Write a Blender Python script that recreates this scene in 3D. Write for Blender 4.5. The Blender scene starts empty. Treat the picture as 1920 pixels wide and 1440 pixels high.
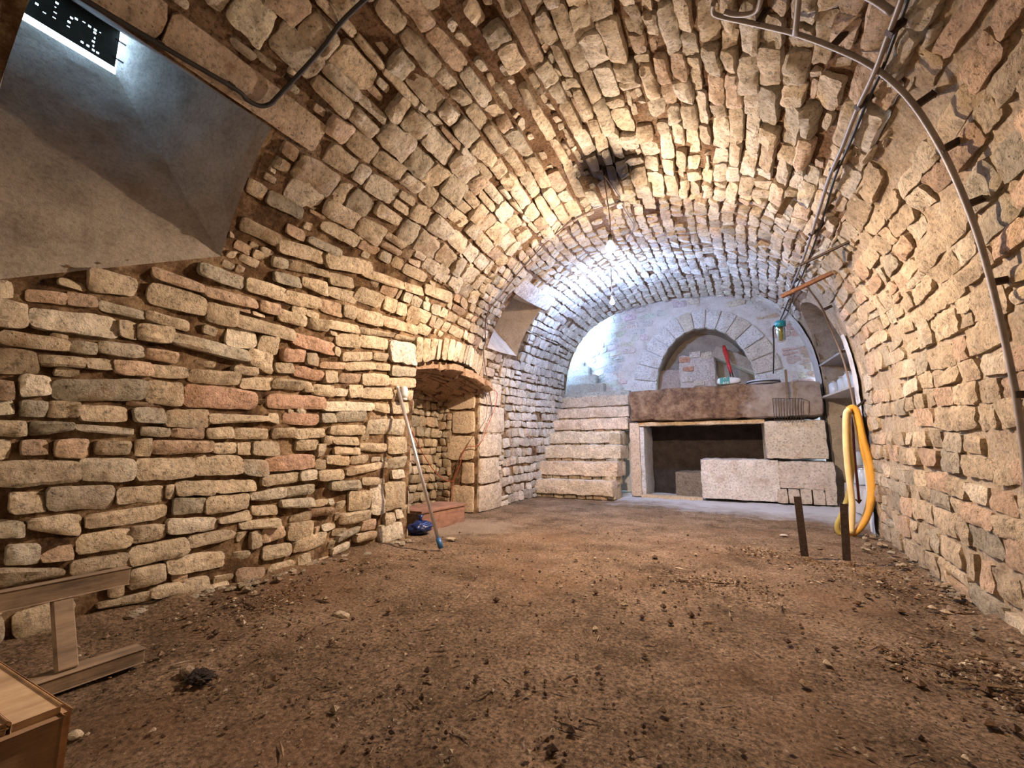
import bpy, bmesh, math, random
import numpy as np
from mathutils import Vector, Matrix, noise

# ------------------------------------------------------------------ camera
F, CAMZ = 805.0, 0.70
_a = np.array([1400-960, 842-720, F]); _a /= np.linalg.norm(_a)
_b = np.array([400-960, 842-720, F])
_n = np.cross(_a, _b); _n /= np.linalg.norm(_n)
if _n[1] > 0: _n = -_n
_r = np.cross(_a, _n)
if _r[0] < 0: _r = -_r
C = bpy.context.scene.collection
scene = bpy.context.scene
cam = bpy.data.cameras.new('camera'); camo = bpy.data.objects.new('camera', cam); C.objects.link(camo)
cam.sensor_width = 36; cam.lens = F/1920*36; cam.clip_start = .02; cam.clip_end = 100
right = Vector((_r[0], _a[0], _n[0])); down = Vector((_r[1], _a[1], _n[1])); fwd = Vector((_r[2], _a[2], _n[2]))
M = Matrix.Identity(4)
for i in range(3):
    M[i][0] = right[i]; M[i][1] = -down[i]; M[i][2] = -fwd[i]
M.translation = Vector((0, 0, CAMZ))
camo.matrix_world = M
scene.camera = camo

# ------------------------------------------------------------------ light and exposure
scene.view_settings.view_transform = 'Standard'; scene.view_settings.look = 'None'
scene.view_settings.gamma = 1; scene.view_settings.use_curve_mapping = False
scene.view_settings.exposure = 0.95
BULB = Vector((-0.80, 3.05, 2.24))
w = bpy.data.worlds.new('sky'); scene.world = w; w.use_nodes = True
w.node_tree.nodes['Background'].inputs[0].default_value = (.62, .80, 1, 1)
w.node_tree.nodes['Background'].inputs[1].default_value = 4.0
def lamp(name, typ, loc, energy, col, **kw):
    l = bpy.data.lights.new(name, typ); l.energy = energy; l.color = col
    for k, v in kw.items(): setattr(l, k, v)
    o = bpy.data.objects.new(name, l); C.objects.link(o); o.location = loc
    return o
def aim(o, target):
    o.rotation_euler = (Vector(target)-o.location).to_track_quat('-Z', 'Y').to_euler()
WARM = (1, .76, .56)
lamp('bulb_light', 'POINT', BULB+Vector((0, 0, -.10)), 52, WARM, shadow_soft_size=.03)
o = lamp('bulb_forward_light', 'SPOT', BULB+Vector((0, 0, -.11)), 185, WARM, shadow_soft_size=.03, spot_size=math.radians(178), spot_blend=.3)
o.rotation_euler = (0, 0, 0)
# added warm fill light behind the camera, no lamp seen there
o = lamp('rear_fill_light', 'AREA', (-1.6, -1.25, .75), 8, (1, .76, .54), shape='RECTANGLE', size=1.0, size_y=1.2)
aim(o, (.8, 1.6, 1.0))
# daylight down the stairwell and the second bulb
o = lamp('stairwell_daylight', 'AREA', (-3.06, 8.42, 2.65), 260, (.34, .57, 1), shape='RECTANGLE', size=.42, size_y=1.1)
aim(o, (.2, 5.4, 2.0))
_d = (right*(1148-960)+down*(567-720)+fwd*F); _d *= 5.2/_d.y; atY0 = Vector((0, 0, CAMZ))+_d
lamp('far_bulb_light', 'POINT', atY0-Vector((0, 0, .045)), 92, (.36, .54, 1), shadow_soft_size=.05)
o = lamp('hatch_daylight', 'AREA', (-2.80, .56, 2.68), 16, (.35, .62, 1), shape='RECTANGLE', size=.5, size_y=.4)
aim(o, (-2.0, .75, 2.0))

# ------------------------------------------------------------------ pixel helpers: a ray of the photograph to a point at a known place
def ray(px, py):
    return (right*(px-960) + down*(py-720) + fwd*F).normalized()
O = Vector((0, 0, CAMZ))
def atY(px, py, Y): d = ray(px, py); return O + d*(Y/d.y)
def atX(px, py, X): d = ray(px, py); return O + d*(X/d.x)
def atZ(px, py, Z): d = ray(px, py); return O + d*((Z-CAMZ)/d.z)
def depth(p): return (Vector(p)-O).dot(fwd)
def pix(p):
    q = Vector(p)-O; z = q.dot(fwd)
    return 960+F*q.dot(right)/z, 720+F*q.dot(down)/z

# ------------------------------------------------------------------ vault profile
ST = [(-1.6, -2.37, .86, 1.15, 2.78, 2.0), (2.6, -2.37, .86, 1.15, 2.78, 2.0), (3.2, -2.45, .87, 1.16, 2.80, 2.02), (4.2, -2.68, .90, 1.18, 2.92, 2.15),
      (5.5, -2.78, .93, 1.22, 3.05, 2.45), (7.0, -2.86, .96, 1.25, 3.16, 2.8), (8.0, -2.88, .98, 1.25, 3.2, 2.9)]
def params(Y):
    if Y <= ST[0][0]: return ST[0][1:]
    for a, b in zip(ST, ST[1:]):
        if Y <= b[0]:
            k = (Y-a[0])/(b[0]-a[0]); k = k*k*(3-2*k)
            return tuple(p+(q-p)*k for p, q in zip(a[1:], b[1:]))
    return ST[-1][1:]
NT = 220
Y0T, DYT = -1.6, .1
def prof(Y):
    xl, xr, sp, cr, n = params(Y)
    cx, a, h = (xl+xr)/2, (xr-xl)/2, cr-sp
    P = [(xl, 0), (xl, sp)]
    for i in range(1, 160):
        th = math.pi*i/160; c, s = math.cos(th), math.sin(th)
        P.append((cx-a*math.copysign(abs(c)**(2/n), c), sp+h*abs(s)**(2/n)))
    P += [(xr, sp), (xr, 0)]
    P = np.array(P); d = np.r_[0, np.cumsum(np.hypot(*np.diff(P, axis=0).T))]
    t = np.linspace(0, d[-1], NT+1)
    return np.c_[np.interp(t, d, P[:, 0]), np.interp(t, d, P[:, 1])]
TAB = np.array([prof(Y0T+i*DYT) for i in range(97)])
L = 7.3
def raw(s, Y):
    u = min(max(s/L*NT, 0), NT-1e-6); v = min(max((Y-Y0T)/DYT, 0), 95.999)
    i, j = int(u), int(v); fu, fv = u-i, v-j
    A = TAB[j, i]*(1-fu)+TAB[j, i+1]*fu; B = TAB[j+1, i]*(1-fu)+TAB[j+1, i+1]*fu
    p = A*(1-fv)+B*fv
    return Vector((p[0], Y, p[1]))
def vault(s, Y):
    p = raw(s, Y)
    e = raw(min(s+.04, L), Y)-raw(max(s-.04, 0), Y); e.normalize()
    n = Vector((e.z, 0, -e.x))          # into the room
    wob = .022*noise.noise(Vector((p.x*.9, Y*.9, p.z*.9)))
    return p+n*wob, n
def inside(p):
    xl, xr, sp, cr, n = params(p.y)
    if p.z < 0: return False
    cx, a = (xl+xr)/2, (xr-xl)/2
    u = abs(p.x-cx)/a
    if p.z <= sp: return u < 1
    return u**n+((p.z-sp)/(cr-sp))**n < 1
def sOf(p):
    v = min(max((p.y-Y0T)/DYT, 0), 95.999); j = int(v); f = v-j
    T = TAB[j]*(1-f)+TAB[j+1]*f
    d = (T[:, 0]-p.x)**2+(T[:, 1]-p.z)**2
    i = int(np.argmin(d)); best = i
    lo, hi = max(i-1, 0), min(i+1, NT)
    A, B = T[lo], T[hi]; ab = B-A; k = float(np.dot(np.array([p.x, p.z])-A, ab)/np.dot(ab, ab))
    return (lo+k*(hi-lo))/NT*L
def hit(px, py):
    d = ray(px, py); t = .2
    while t < 14 and inside(O+d*t): t += .05
    a, b = t-.05, t
    for _ in range(20):
        m = (a+b)/2
        if inside(O+d*m): a = m
        else: b = m
    return O+d*a
def hitS(px, py):
    p = hit(px, py); return sOf(p), p.y

# ------------------------------------------------------------------ materials
def mat(name):
    m = bpy.data.materials.new(name); m.use_nodes = True
    return m, m.node_tree, m.node_tree.nodes['Principled BSDF']
def N(nt, typ, **kw):
    n = nt.nodes.new(typ)
    for k, v in kw.items():
        if k in n.inputs.keys(): n.inputs[k].default_value = v
        else: setattr(n, k, v)
    return n
def noiseT(nt, vec, scale, detail=5, rough=.6):
    n = N(nt, 'ShaderNodeTexNoise'); n.inputs['Scale'].default_value = scale
    n.inputs['Detail'].default_value = detail; n.inputs['Roughness'].default_value = rough
    nt.links.new(vec, n.inputs['Vector']); return n.outputs['Fac']
def ramp(nt, fac, stops):
    r = N(nt, 'ShaderNodeValToRGB'); e = r.color_ramp.elements
    while len(e) < len(stops): e.new(.5)
    for el, (p, c) in zip(e, stops):
        el.position = p; el.color = (c if len(c) == 4 else (*c, 1)) if not isinstance(c, (int, float)) else (c, c, c, 1)
    nt.links.new(fac, r.inputs[0]); return r.outputs[0]
def mix(nt, fac, a, b, typ='MIX'):
    m = N(nt, 'ShaderNodeMix', data_type='RGBA', blend_type=typ)
    for s, v in ((0, fac), (6, a), (7, b)):
        if hasattr(v, 'links') or hasattr(v, 'is_linked'): nt.links.new(v, m.inputs[s])
        else: m.inputs[s].default_value = v if s == 0 else (*v, 1)
    return m.outputs[2]
def pos(nt): return N(nt, 'ShaderNodeNewGeometry').outputs['Position']
def bump(nt, bsdf, h, strength, dist, prev=None):
    b = N(nt, 'ShaderNodeBump'); b.inputs['Strength'].default_value = strength; b.inputs['Distance'].default_value = dist
    nt.links.new(h, b.inputs['Height'])
    if prev: nt.links.new(prev, b.inputs['Normal'])
    nt.links.new(b.outputs[0], bsdf.inputs['Normal']); return b.outputs[0]
_d2 = (right*(1135-960)+down*(316-720)+fwd*F); _d2 *= (2.77-CAMZ)/_d2.z; SOOT = (_d2.x, _d2.y, 2.77)
def soot(nt, col, v):
    # lamp soot on the crown of the vault round the cable hook
    d = N(nt, 'ShaderNodeVectorMath', operation='DISTANCE'); nt.links.new(v, d.inputs[0]); d.inputs[1].default_value = SOOT
    nz = noiseT(nt, v, 14, 4); ad = N(nt, 'ShaderNodeMath', operation='MULTIPLY_ADD'); nt.links.new(nz, ad.inputs[0]); ad.inputs[1].default_value = .26
    nt.links.new(d.outputs['Value'], ad.inputs[2])
    f = ramp(nt, ad.outputs[0], [(.29, .97), (.47, 0)])
    return mix(nt, f, col, (.03, .022, .02))
def stone_mat(name, pits=1.0, stain=(.30, .17, .08), bumpk=1.0, fine=(.70, 1.18)):
    m, nt, b = mat(name); v = pos(nt)
    att = N(nt, 'ShaderNodeAttribute', attribute_name='tint')
    n1 = noiseT(nt, v, 9, 6, .65); n2 = noiseT(nt, v, 45, 5, .7); n3 = noiseT(nt, v, 130, 3, .7)
    c = mix(nt, 1.0, att.outputs['Color'], ramp(nt, n1, [(.3, fine[0]), (.7, fine[1])]), 'MULTIPLY')
    c = mix(nt, 1.0, c, ramp(nt, n2, [(.32, .42), (.48, 1.0), (.75, 1.22)]), 'MULTIPLY')
    sf = ramp(nt, noiseT(nt, v, 4.3, 7, .72), [(.53, 0), (.72, .75)])
    c = mix(nt, sf, c, stain)
    vo = N(nt, 'ShaderNodeTexVoronoi'); vo.inputs['Scale'].default_value = 55; nt.links.new(v, vo.inputs['Vector'])
    pit = ramp(nt, vo.outputs['Distance'], [(.06, 0), (.26, 1)])
    pm = ramp(nt, noiseT(nt, v, 12, 3), [(.45, 1), (.60, 0)])
    pit2 = mix(nt, pm, pit, (1, 1, 1))
    c = mix(nt, .55*pits, c, mix(nt, 1.0, c, pit2, 'MULTIPLY'))
    c = soot(nt, c, v)
    nt.links.new(c, b.inputs['Base Color']); b.inputs['Roughness'].default_value = .93; b.inputs['Specular IOR Level'].default_value = .2
    p = bump(nt, b, noiseT(nt, v, 22, 8, .68), .95*bumpk, .03)
    p = bump(nt, b, n3, .5*bumpk, .008, p)
    bump(nt, b, pit2, .6*pits, .006, p)
    return m
def earth_mat(name, stops, s1=7, bd=.03, grit=.6, sootOn=True, s2=60):
    m, nt, b = mat(name); v = pos(nt)
    c = ramp(nt, noiseT(nt, v, s1, 8, .7), stops)
    g = noiseT(nt, v, s2, 6, .75)
    c = mix(nt, grit, c, mix(nt, 1.0, c, ramp(nt, g, [(.34, .25), (.5, 1.0), (.7, 1.5)]), 'MULTIPLY'))
    if sootOn: c = soot(nt, c, v)
    nt.links.new(c, b.inputs['Base Color']); b.inputs['Roughness'].default_value = .97; b.inputs['Specular IOR Level'].default_value = .1
    p = bump(nt, b, noiseT(nt, v, 28, 8, .75), 1.0, bd)
    bump(nt, b, g, .7, .01, p)
    return m
MT = {}
MT['stone'] = stone_mat('limestone')
MT['stone_rough'] = stone_mat('limestone_pitted', 1.0, (.42, .30, .19), 1.25)
MT['white_stone'] = stone_mat('limewashed_stone', .6, (.42, .30, .22), .8, (.82, 1.08))
MT['block'] = stone_mat('dressed_block', .5, (.42, .28, .16), .55, (.86, 1.1))
MT['mortar'] = earth_mat('brown_lime_mortar', [(.32, (.045, .025, .014)), (.48, (.18, .105, .055)), (.62, (.42, .29, .17)), (.8, (.55, .42, .28))])
MT['mortar_top'] = earth_mat('orange_earth_mortar', [(.32, (.07, .032, .018)), (.46, (.25, .15, .09)), (.58, (.38, .26, .17)), (.70, (.36, .33, .31)), (.8, (.42, .41, .40))], 2.2, .035, 1.0)
MT['mortar_right'] = earth_mat('pale_pitted_mortar', [(.28, (.24, .15, .08)), (.40, (.48, .36, .24)), (.6, (.58, .47, .34)), (.8, (.64, .53, .41))], 9)
MT['plaster'] = earth_mat('old_plaster', [(.3, (.30, .25, .20)), (.5, (.44, .38, .31)), (.7, (.52, .46, .38))], 5, .012, .35, False)
MT['plaster_tan'] = earth_mat('tan_plaster', [(.3, (.46, .36, .27)), (.5, (.62, .51, .40)), (.7, (.68, .58, .46))], 5, .012, .35, False)
MT['whitewash'] = earth_mat('flaking_whitewash', [(.28, (.46, .38, .32)), (.42, (.66, .63, .60)), (.6, (.76, .74, .72)), (.8, (.80, .79, .77))], 6, .012, .25, False)
MT['dark'] = earth_mat('dark_stone', [(.3, (.035, .028, .025)), (.7, (.09, .07, .06))], 6, .02, .4, False)  # near-black mottled tone for opening backs, the niche backing and the clod
def slab_mat():
    m, nt, b = mat('stained_slab'); v = pos(nt)
    n = noiseT(nt, v, 8, 9, .78)
    c1 = ramp(nt, n, [(.32, (.045, .02, .012)), (.46, (.20, .11, .06)), (.56, (.33, .20, .11)), (.68, (.46, .33, .2))])
    c2 = ramp(nt, noiseT(nt, v, 9, 7), [(.3, (.34, .25, .19)), (.6, (.52, .43, .36))])
    sx = N(nt, 'ShaderNodeSeparateXYZ'); nt.links.new(v, sx.inputs[0])
    a = N(nt, 'ShaderNodeMath', operation='MULTIPLY_ADD'); nt.links.new(noiseT(nt, v, 3, 4), a.inputs[0]); a.inputs[1].default_value = .9; nt.links.new(sx.outputs[0], a.inputs[2])
    f = ramp(nt, a.outputs[0], [(.42, 0), (.62, 1)])
    c = mix(nt, f, c1, c2)
    nt.links.new(c, b.inputs['Base Color']); b.inputs['Roughness'].default_value = .9
    p = bump(nt, b, noiseT(nt, v, 25, 9, .75), 1.0, .04); bump(nt, b, noiseT(nt, v, 90, 4), .5, .01, p)
    return m
MT['slab'] = slab_mat()
def floor_mat():
    m, nt, b = mat('earth_floor'); v = pos(nt)
    c = ramp(nt, noiseT(nt, v, 2.6, 9, .72), [(.30, (.07, .042, .024)), (.42, (.17, .112, .066)), (.56, (.27, .18, .112)), (.75, (.40, .29, .19))])
    g = noiseT(nt, v, 75, 6, .8)
    c = mix(nt, 1.0, c, ramp(nt, g, [(.36, .18), (.5, .95), (.66, 2.0)]), 'MULTIPLY')
    red = ramp(nt, noiseT(nt, v, 1.1, 5), [(.5, 0), (.65, .5)])
    c = mix(nt, red, c, (.23, .125, .065))
    sp = ramp(nt, noiseT(nt, v, 48, 3, .6), [(.665, 0), (.70, .75)]); c = mix(nt, sp, c, (.50, .40, .29))
    sx = N(nt, 'ShaderNodeSeparateXYZ'); nt.links.new(v, sx.inputs[0])
    # cool light before the counter and along the right wall, painted into the colour
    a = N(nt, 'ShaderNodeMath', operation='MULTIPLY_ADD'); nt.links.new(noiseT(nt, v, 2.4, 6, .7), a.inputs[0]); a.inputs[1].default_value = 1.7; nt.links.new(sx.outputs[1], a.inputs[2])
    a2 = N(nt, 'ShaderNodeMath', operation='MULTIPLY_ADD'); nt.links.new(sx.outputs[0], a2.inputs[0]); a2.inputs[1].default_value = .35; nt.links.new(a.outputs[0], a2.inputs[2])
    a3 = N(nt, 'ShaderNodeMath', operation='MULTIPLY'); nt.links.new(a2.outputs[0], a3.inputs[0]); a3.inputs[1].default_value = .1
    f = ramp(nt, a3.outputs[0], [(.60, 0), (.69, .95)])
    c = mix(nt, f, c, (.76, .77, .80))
    d = N(nt, 'ShaderNodeVectorMath', operation='DISTANCE'); nt.links.new(v, d.inputs[0]); d.inputs[1].default_value = (-2.3, 3.4, 0)  # lime dust on the earth at the niche
    a4 = N(nt, 'ShaderNodeMath', operation='MULTIPLY_ADD'); nt.links.new(noiseT(nt, v, 5, 6, .7), a4.inputs[0]); a4.inputs[1].default_value = .9; nt.links.new(d.outputs['Value'], a4.inputs[2])
    f2 = ramp(nt, a4.outputs[0], [(.75, .5), (.98, 0)])
    c = mix(nt, f2, c, (.46, .36, .26))
    nt.links.new(c, b.inputs['Base Color']); b.inputs['Roughness'].default_value = .97; b.inputs['Specular IOR Level'].default_value = .1
    p = bump(nt, b, noiseT(nt, v, 18, 9, .75), .9, .035); bump(nt, b, g, .8, .012, p)
    return m
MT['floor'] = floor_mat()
def plain(name, col, rough=.5, metal=0, var=.15, scale=30, bmp=.15, trans=0, alpha=1):
    m, nt, b = mat(name); v = pos(nt)
    n = noiseT(nt, v, scale, 5)
    lo = tuple(x*(1-var) for x in col); hi = tuple(min(1, x*(1+var)) for x in col)
    nt.links.new(ramp(nt, n, [(.3, lo), (.7, hi)]), b.inputs['Base Color'])
    b.inputs['Roughness'].default_value = rough; b.inputs['Metallic'].default_value = metal
    b.inputs['Transmission Weight'].default_value = trans
    if bmp: bump(nt, b, n, bmp, .004)
    return m
def wood(name, a, b_, ang=0, scale=1):
    m, nt, b = mat(name); v = pos(nt)
    mp = N(nt, 'ShaderNodeMapping'); mp.inputs['Scale'].default_value = (22*scale, 3*scale, 22*scale); mp.inputs['Rotation'].default_value = (0, 0, ang)
    nt.links.new(v, mp.inputs[0])
    n = noiseT(nt, mp.outputs[0], 1.6, 8, .7)
    c = ramp(nt, n, [(.3, a), (.7, b_)])
    c = mix(nt, .5, c, mix(nt, 1.0, c, ramp(nt, noiseT(nt, v, 9, 5), [(.35, .35), (.6, 1.1)]), 'MULTIPLY'))
    nt.links.new(c, b.inputs['Base Color']); b.inputs['Roughness'].default_value = .85
    bump(nt, b, n, .5, .006); return m
MT['wood'] = wood('weathered_wood', (.13, .085, .05), (.30, .21, .13))
MT['wood_red'] = wood('reddish_wood', (.17, .075, .045), (.34, .18, .11))
MT['crate'] = wood('crate_wood', (.26, .14, .07), (.50, .32, .17))
MT['crate_light'] = wood('crate_slat_wood', (.42, .26, .13), (.66, .46, .27))
MT['iron'] = plain('rusty_iron', (.05, .032, .024), .75, .4, .5, 60, .6)
MT['conduit'] = plain('grey_conduit', (.20, .17, .15), .5, 0, .25, 12, .1)
MT['black'] = plain('black_rubber', (.02, .018, .017), .6, 0, .3, 20, 0)
MT['wire'] = plain('brown_wire', (.14, .09, .06), .6, 0, .2, 20, 0)
MT['redwire'] = plain('red_wire', (.36, .08, .04), .5, 0, .2, 20, 0)
MT['white'] = plain('white_plastic', (.62, .62, .60), .4, 0, .08, 20, 0)
MT['grey'] = plain('grey_plastic', (.34, .32, .30), .5, 0, .1, 20, 0)
MT['alu'] = plain('brushed_aluminium', (.62, .62, .66), .35, .85, .1, 60, .05)
MT['blue'] = plain('blue_plastic', (.02, .10, .26), .4, 0, .15, 20, 0)
MT['darkblue'] = plain('blue_bag', (.007, .018, .09), .35, 0, .4, 25, .6)
MT['teal'] = plain('teal_plastic', (.01, .22, .30), .35, 0, .1, 20, 0)
MT['hose'] = plain('yellow_hose', (.62, .33, .05), .5, 0, .18, 8, .1)
MT['hose_pale'] = plain('faded_hose', (.70, .55, .28), .5, 0, .15, 10, .1)
MT['hose_green'] = plain('olive_hose', (.34, .27, .07), .5, 0, .18, 10, .1)
MT['red'] = plain('red_enamel', (.50, .035, .03), .35, 0, .3, 25, .1)
MT['darkred'] = plain('dark_red_rod', (.10, .015, .015), .5, 0, .3, 25, .1)
MT['green_label'] = plain('green_label', (.02, .22, .20), .5, 0, .1, 20, 0)
MT['enamel'] = plain('enamel_tray', (.50, .52, .58), .3, 0, .1, 20, 0)
MT['steel'] = plain('grey_steel', (.20, .20, .21), .45, .7, .2, 30, .1)
MT['shelf'] = plain('shelf_board', (.45, .42, .40), .7, 0, .2, 14, .2)
MT['hatch'] = plain('hatch_plate', (.06, .07, .065), .6, .4, .4, 12, .4)
def glass(name, col, rough=.03):
    m, nt, b = mat(name)
    b.inputs['Base Color'].default_value = (*col, 1); b.inputs['Transmission Weight'].default_value = 1
    b.inputs['Roughness'].default_value = rough; b.inputs['IOR'].default_value = 1.45; return m
MT['glass'] = glass('jar_glass', (.80, .90, 1), .12); MT['glass'].node_tree.nodes['Principled BSDF'].inputs['Transmission Weight'].default_value = .45
MT['filter_glass'] = glass('filter_glass', (.55, .62, .40), .1)
def emis(name, col, s):
    m, nt, b = mat(name); b.inputs['Base Color'].default_value = (*col, 1)
    b.inputs['Emission Color'].default_value = (*col, 1); b.inputs['Emission Strength'].default_value = s; return m
MT['bulb'] = emis('lit_bulb', (1, .80, .55), 60)
MT['bulb_cool'] = emis('lit_cool_bulb', (1, .93, .85), 30)

# ------------------------------------------------------------------ object helpers
def link(name, me, m, parent=None):
    o = bpy.data.objects.new(name, me); C.objects.link(o)
    if m is not None: me.materials.append(MT[m] if isinstance(m, str) else m)
    if parent is not None: o.parent = parent
    return o
def smooth(me):
    me.polygons.foreach_set('use_smooth', [True]*len(me.polygons))
def meshobj(name, V, Fc, m, parent=None, sm=False, tint=None, center=False, sharp=None):
    c = Vector((0, 0, 0))
    if center:
        c = sum((Vector(v) for v in V), Vector())/len(V)
        V = [Vector(v)-c for v in V]
    me = bpy.data.meshes.new(name); me.from_pydata([tuple(v) for v in V], [], Fc); me.update()
    if sm: smooth(me)
    if sharp: me.set_sharp_from_angle(angle=math.radians(sharp))
    if tint is not None:
        at = me.attributes.new('tint', 'FLOAT_COLOR', 'POINT')
        if isinstance(tint, tuple): arr = list((*tint, 1))*len(V)
        else: arr = tint
        at.data.foreach_set('color', arr)
    o = link(name, me, m, parent); o.location = c
    return o
def empty(name, loc, label, cat, group=None):
    o = bpy.data.objects.new(name, None); C.objects.link(o); o.location = loc; o.empty_display_size = .05
    return tag(o, label, cat, group)
def tag(o, label=None, cat=None, group=None, kind=None):
    if label: o['label'] = label
    if cat: o['category'] = cat
    if group: o['group'] = group
    if kind: o['kind'] = kind
    return o
def keep(ch, par):
    bpy.context.view_layer.update() if False else None
    ch.parent = par; ch.matrix_parent_inverse = Matrix.Translation(-par.location)
    return ch
def tube(name, pts, r, m, parent=None, n=8, closed=False, cap=True, fine=0):
    P = [Vector(p) for p in pts]
    if fine:      # catmull-rom
        Q = []; K = len(P)
        for i in range(K if closed else K-1):
            p0 = P[(i-1) % K] if closed or i > 0 else P[0]; p1 = P[i]; p2 = P[(i+1) % K]
            p3 = P[(i+2) % K] if closed or i+2 < K else P[-1]
            for j in range(fine):
                t = j/fine
                Q.append(.5*((2*p1)+(p2-p0)*t+(2*p0-5*p1+4*p2-p3)*t*t+(3*p1-p0-3*p2+p3)*t**3))
        if not closed: Q.append(P[-1])
        P = Q
    V, Fc = [], []; K = len(P); up = Vector((.31, .22, .93)); prev = None
    for i, p in enumerate(P):
        d = (P[(i+1) % K]-P[i-1]) if closed else (P[min(i+1, K-1)]-P[max(i-1, 0)])
        d.normalize()
        a = prev if prev is not None else (d.cross(up)).normalized()
        a = (a-d*a.dot(d)).normalized(); prev = a; b = d.cross(a)
        rr = r(i/(K-1)) if callable(r) else r
        for k in range(n):
            th = 2*math.pi*k/n; V.append(p+(a*math.cos(th)+b*math.sin(th))*rr)
    for i in range(K if closed else K-1):
        for k in range(n):
            Fc.append((i*n+k, i*n+(k+1) % n, ((i+1) % K)*n+(k+1) % n, ((i+1) % K)*n+k))
    if cap and not closed: Fc += [tuple(range(n-1, -1, -1)), tuple((K-1)*n+k for k in range(n))]
    o = meshobj(name, V, Fc, m, None, True)
    if parent: keep(o, parent) if parent.type == 'EMPTY' or True else None
    return o
def lathe(name, prof_, loc, m, parent=None, n=16, axis=None):
    V, Fc = [], []
    q = Vector((0, 0, 1)).rotation_difference(Vector(axis).normalized()) if axis is not None else None
    for r, z in prof_:
        for k in range(n):
            th = 2*math.pi*k/n; v = Vector((r*math.cos(th), r*math.sin(th), z))
            V.append((q @ v if q else v)+Vector(loc))
    for i in range(len(prof_)-1):
        for k in range(n): Fc.append((i*n+k, i*n+(k+1) % n, (i+1)*n+(k+1) % n, (i+1)*n+k))
    o = meshobj(name, V, Fc, m, None, True)
    if parent: keep(o, parent)
    return o
def obox(name, c, ax, ay, az, m, parent=None, bev=.004):
    """box with centre c and half-vectors ax, ay, az, its edges eased"""
    bm = bmesh.new(); bmesh.ops.create_cube(bm, size=2)
    ax, ay, az = Vector(ax), Vector(ay), Vector(az)
    for v in bm.verts: v.co = Vector(c)+ax*v.co.x+ay*v.co.y+az*v.co.z
    if bev: bmesh.ops.bevel(bm, geom=bm.edges[:], offset=min(bev, .45*min(ax.length, ay.length, az.length)*2), segments=1, affect='EDGES')
    bmesh.ops.recalc_face_normals(bm, faces=bm.faces)
    me = bpy.data.meshes.new(name); bm.to_mesh(me); bm.free()
    o = link(name, me, m)
    if parent: keep(o, parent)
    return o
def bar(name, p0, p1, w_, h_, m, parent=None, up=(0, 0, 1), bev=.003):
    p0, p1 = Vector(p0), Vector(p1); d = (p1-p0)/2; u = Vector(up); s = d.cross(u).normalized(); u = s.cross(d).normalized()
    return obox(name, (p0+p1)/2, d, s*w_/2, u*h_/2, m, parent, bev)
def rough_box(name, lo, hi, m, parent=None, res=.07, amp=.012, r=.02, tint=(.6, .5, .38), seed=0, nz=6, fn=None):
    lo, hi = Vector(lo), Vector(hi); ctr = (lo+hi)/2; half = (hi-lo)/2
    bm = bmesh.new()
    nn = [max(2, min(40, int(round((hi[i]-lo[i])/res)))) for i in range(3)]
    for ax in range(3):
        b, c = (ax+1) % 3, (ax+2) % 3
        for sgn in (-1, 1):
            g = []
            for i in range(nn[b]+1):
                row = []
                for j in range(nn[c]+1):
                    p = Vector((0, 0, 0)); p[ax] = sgn*half[ax]
                    p[b] = half[b]*(2*i/nn[b]-1); p[c] = half[c]*(2*j/nn[c]-1)
                    row.append(bm.verts.new(p))
                g.append(row)
            for i in range(nn[b]):
                for j in range(nn[c]):
                    q = [g[i][j], g[i+1][j], g[i+1][j+1], g[i][j+1]]
                    bm.faces.new(q if sgn > 0 else q[::-1])
    bmesh.ops.remove_doubles(bm, verts=bm.verts, dist=1e-5)
    sd = Vector((seed*7.3, seed*3.1, seed*1.7))
    rr = min(r, min(half)*.9)
    for v in bm.verts:
        p = v.co.copy(); q = Vector([max(-(half[i]-rr), min(half[i]-rr, p[i])) for i in range(3)])
        d = p-q
        if d.length > 0: p = q+d.normalized()*rr; nrm = d.normalized()
        else: nrm = p.normalized()
        k = noise.noise((p+ctr)*nz+sd)*amp*1.2 + noise.noise((p+ctr)*nz*3+sd)*amp*.8
        v.co = p+nrm*k
        if fn: v.co = fn(v.co+ctr)-ctr
    me = bpy.data.meshes.new(name); bm.to_mesh(me); bm.free(); smooth(me); me.set_sharp_from_angle(angle=math.radians(24))
    at = me.attributes.new('tint', 'FLOAT_COLOR', 'POINT'); at.data.foreach_set('color', list((*tint, 1))*len(me.vertices))
    o = link(name, me, m); o.location = ctr
    if parent: keep(o, parent)
    return o

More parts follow.
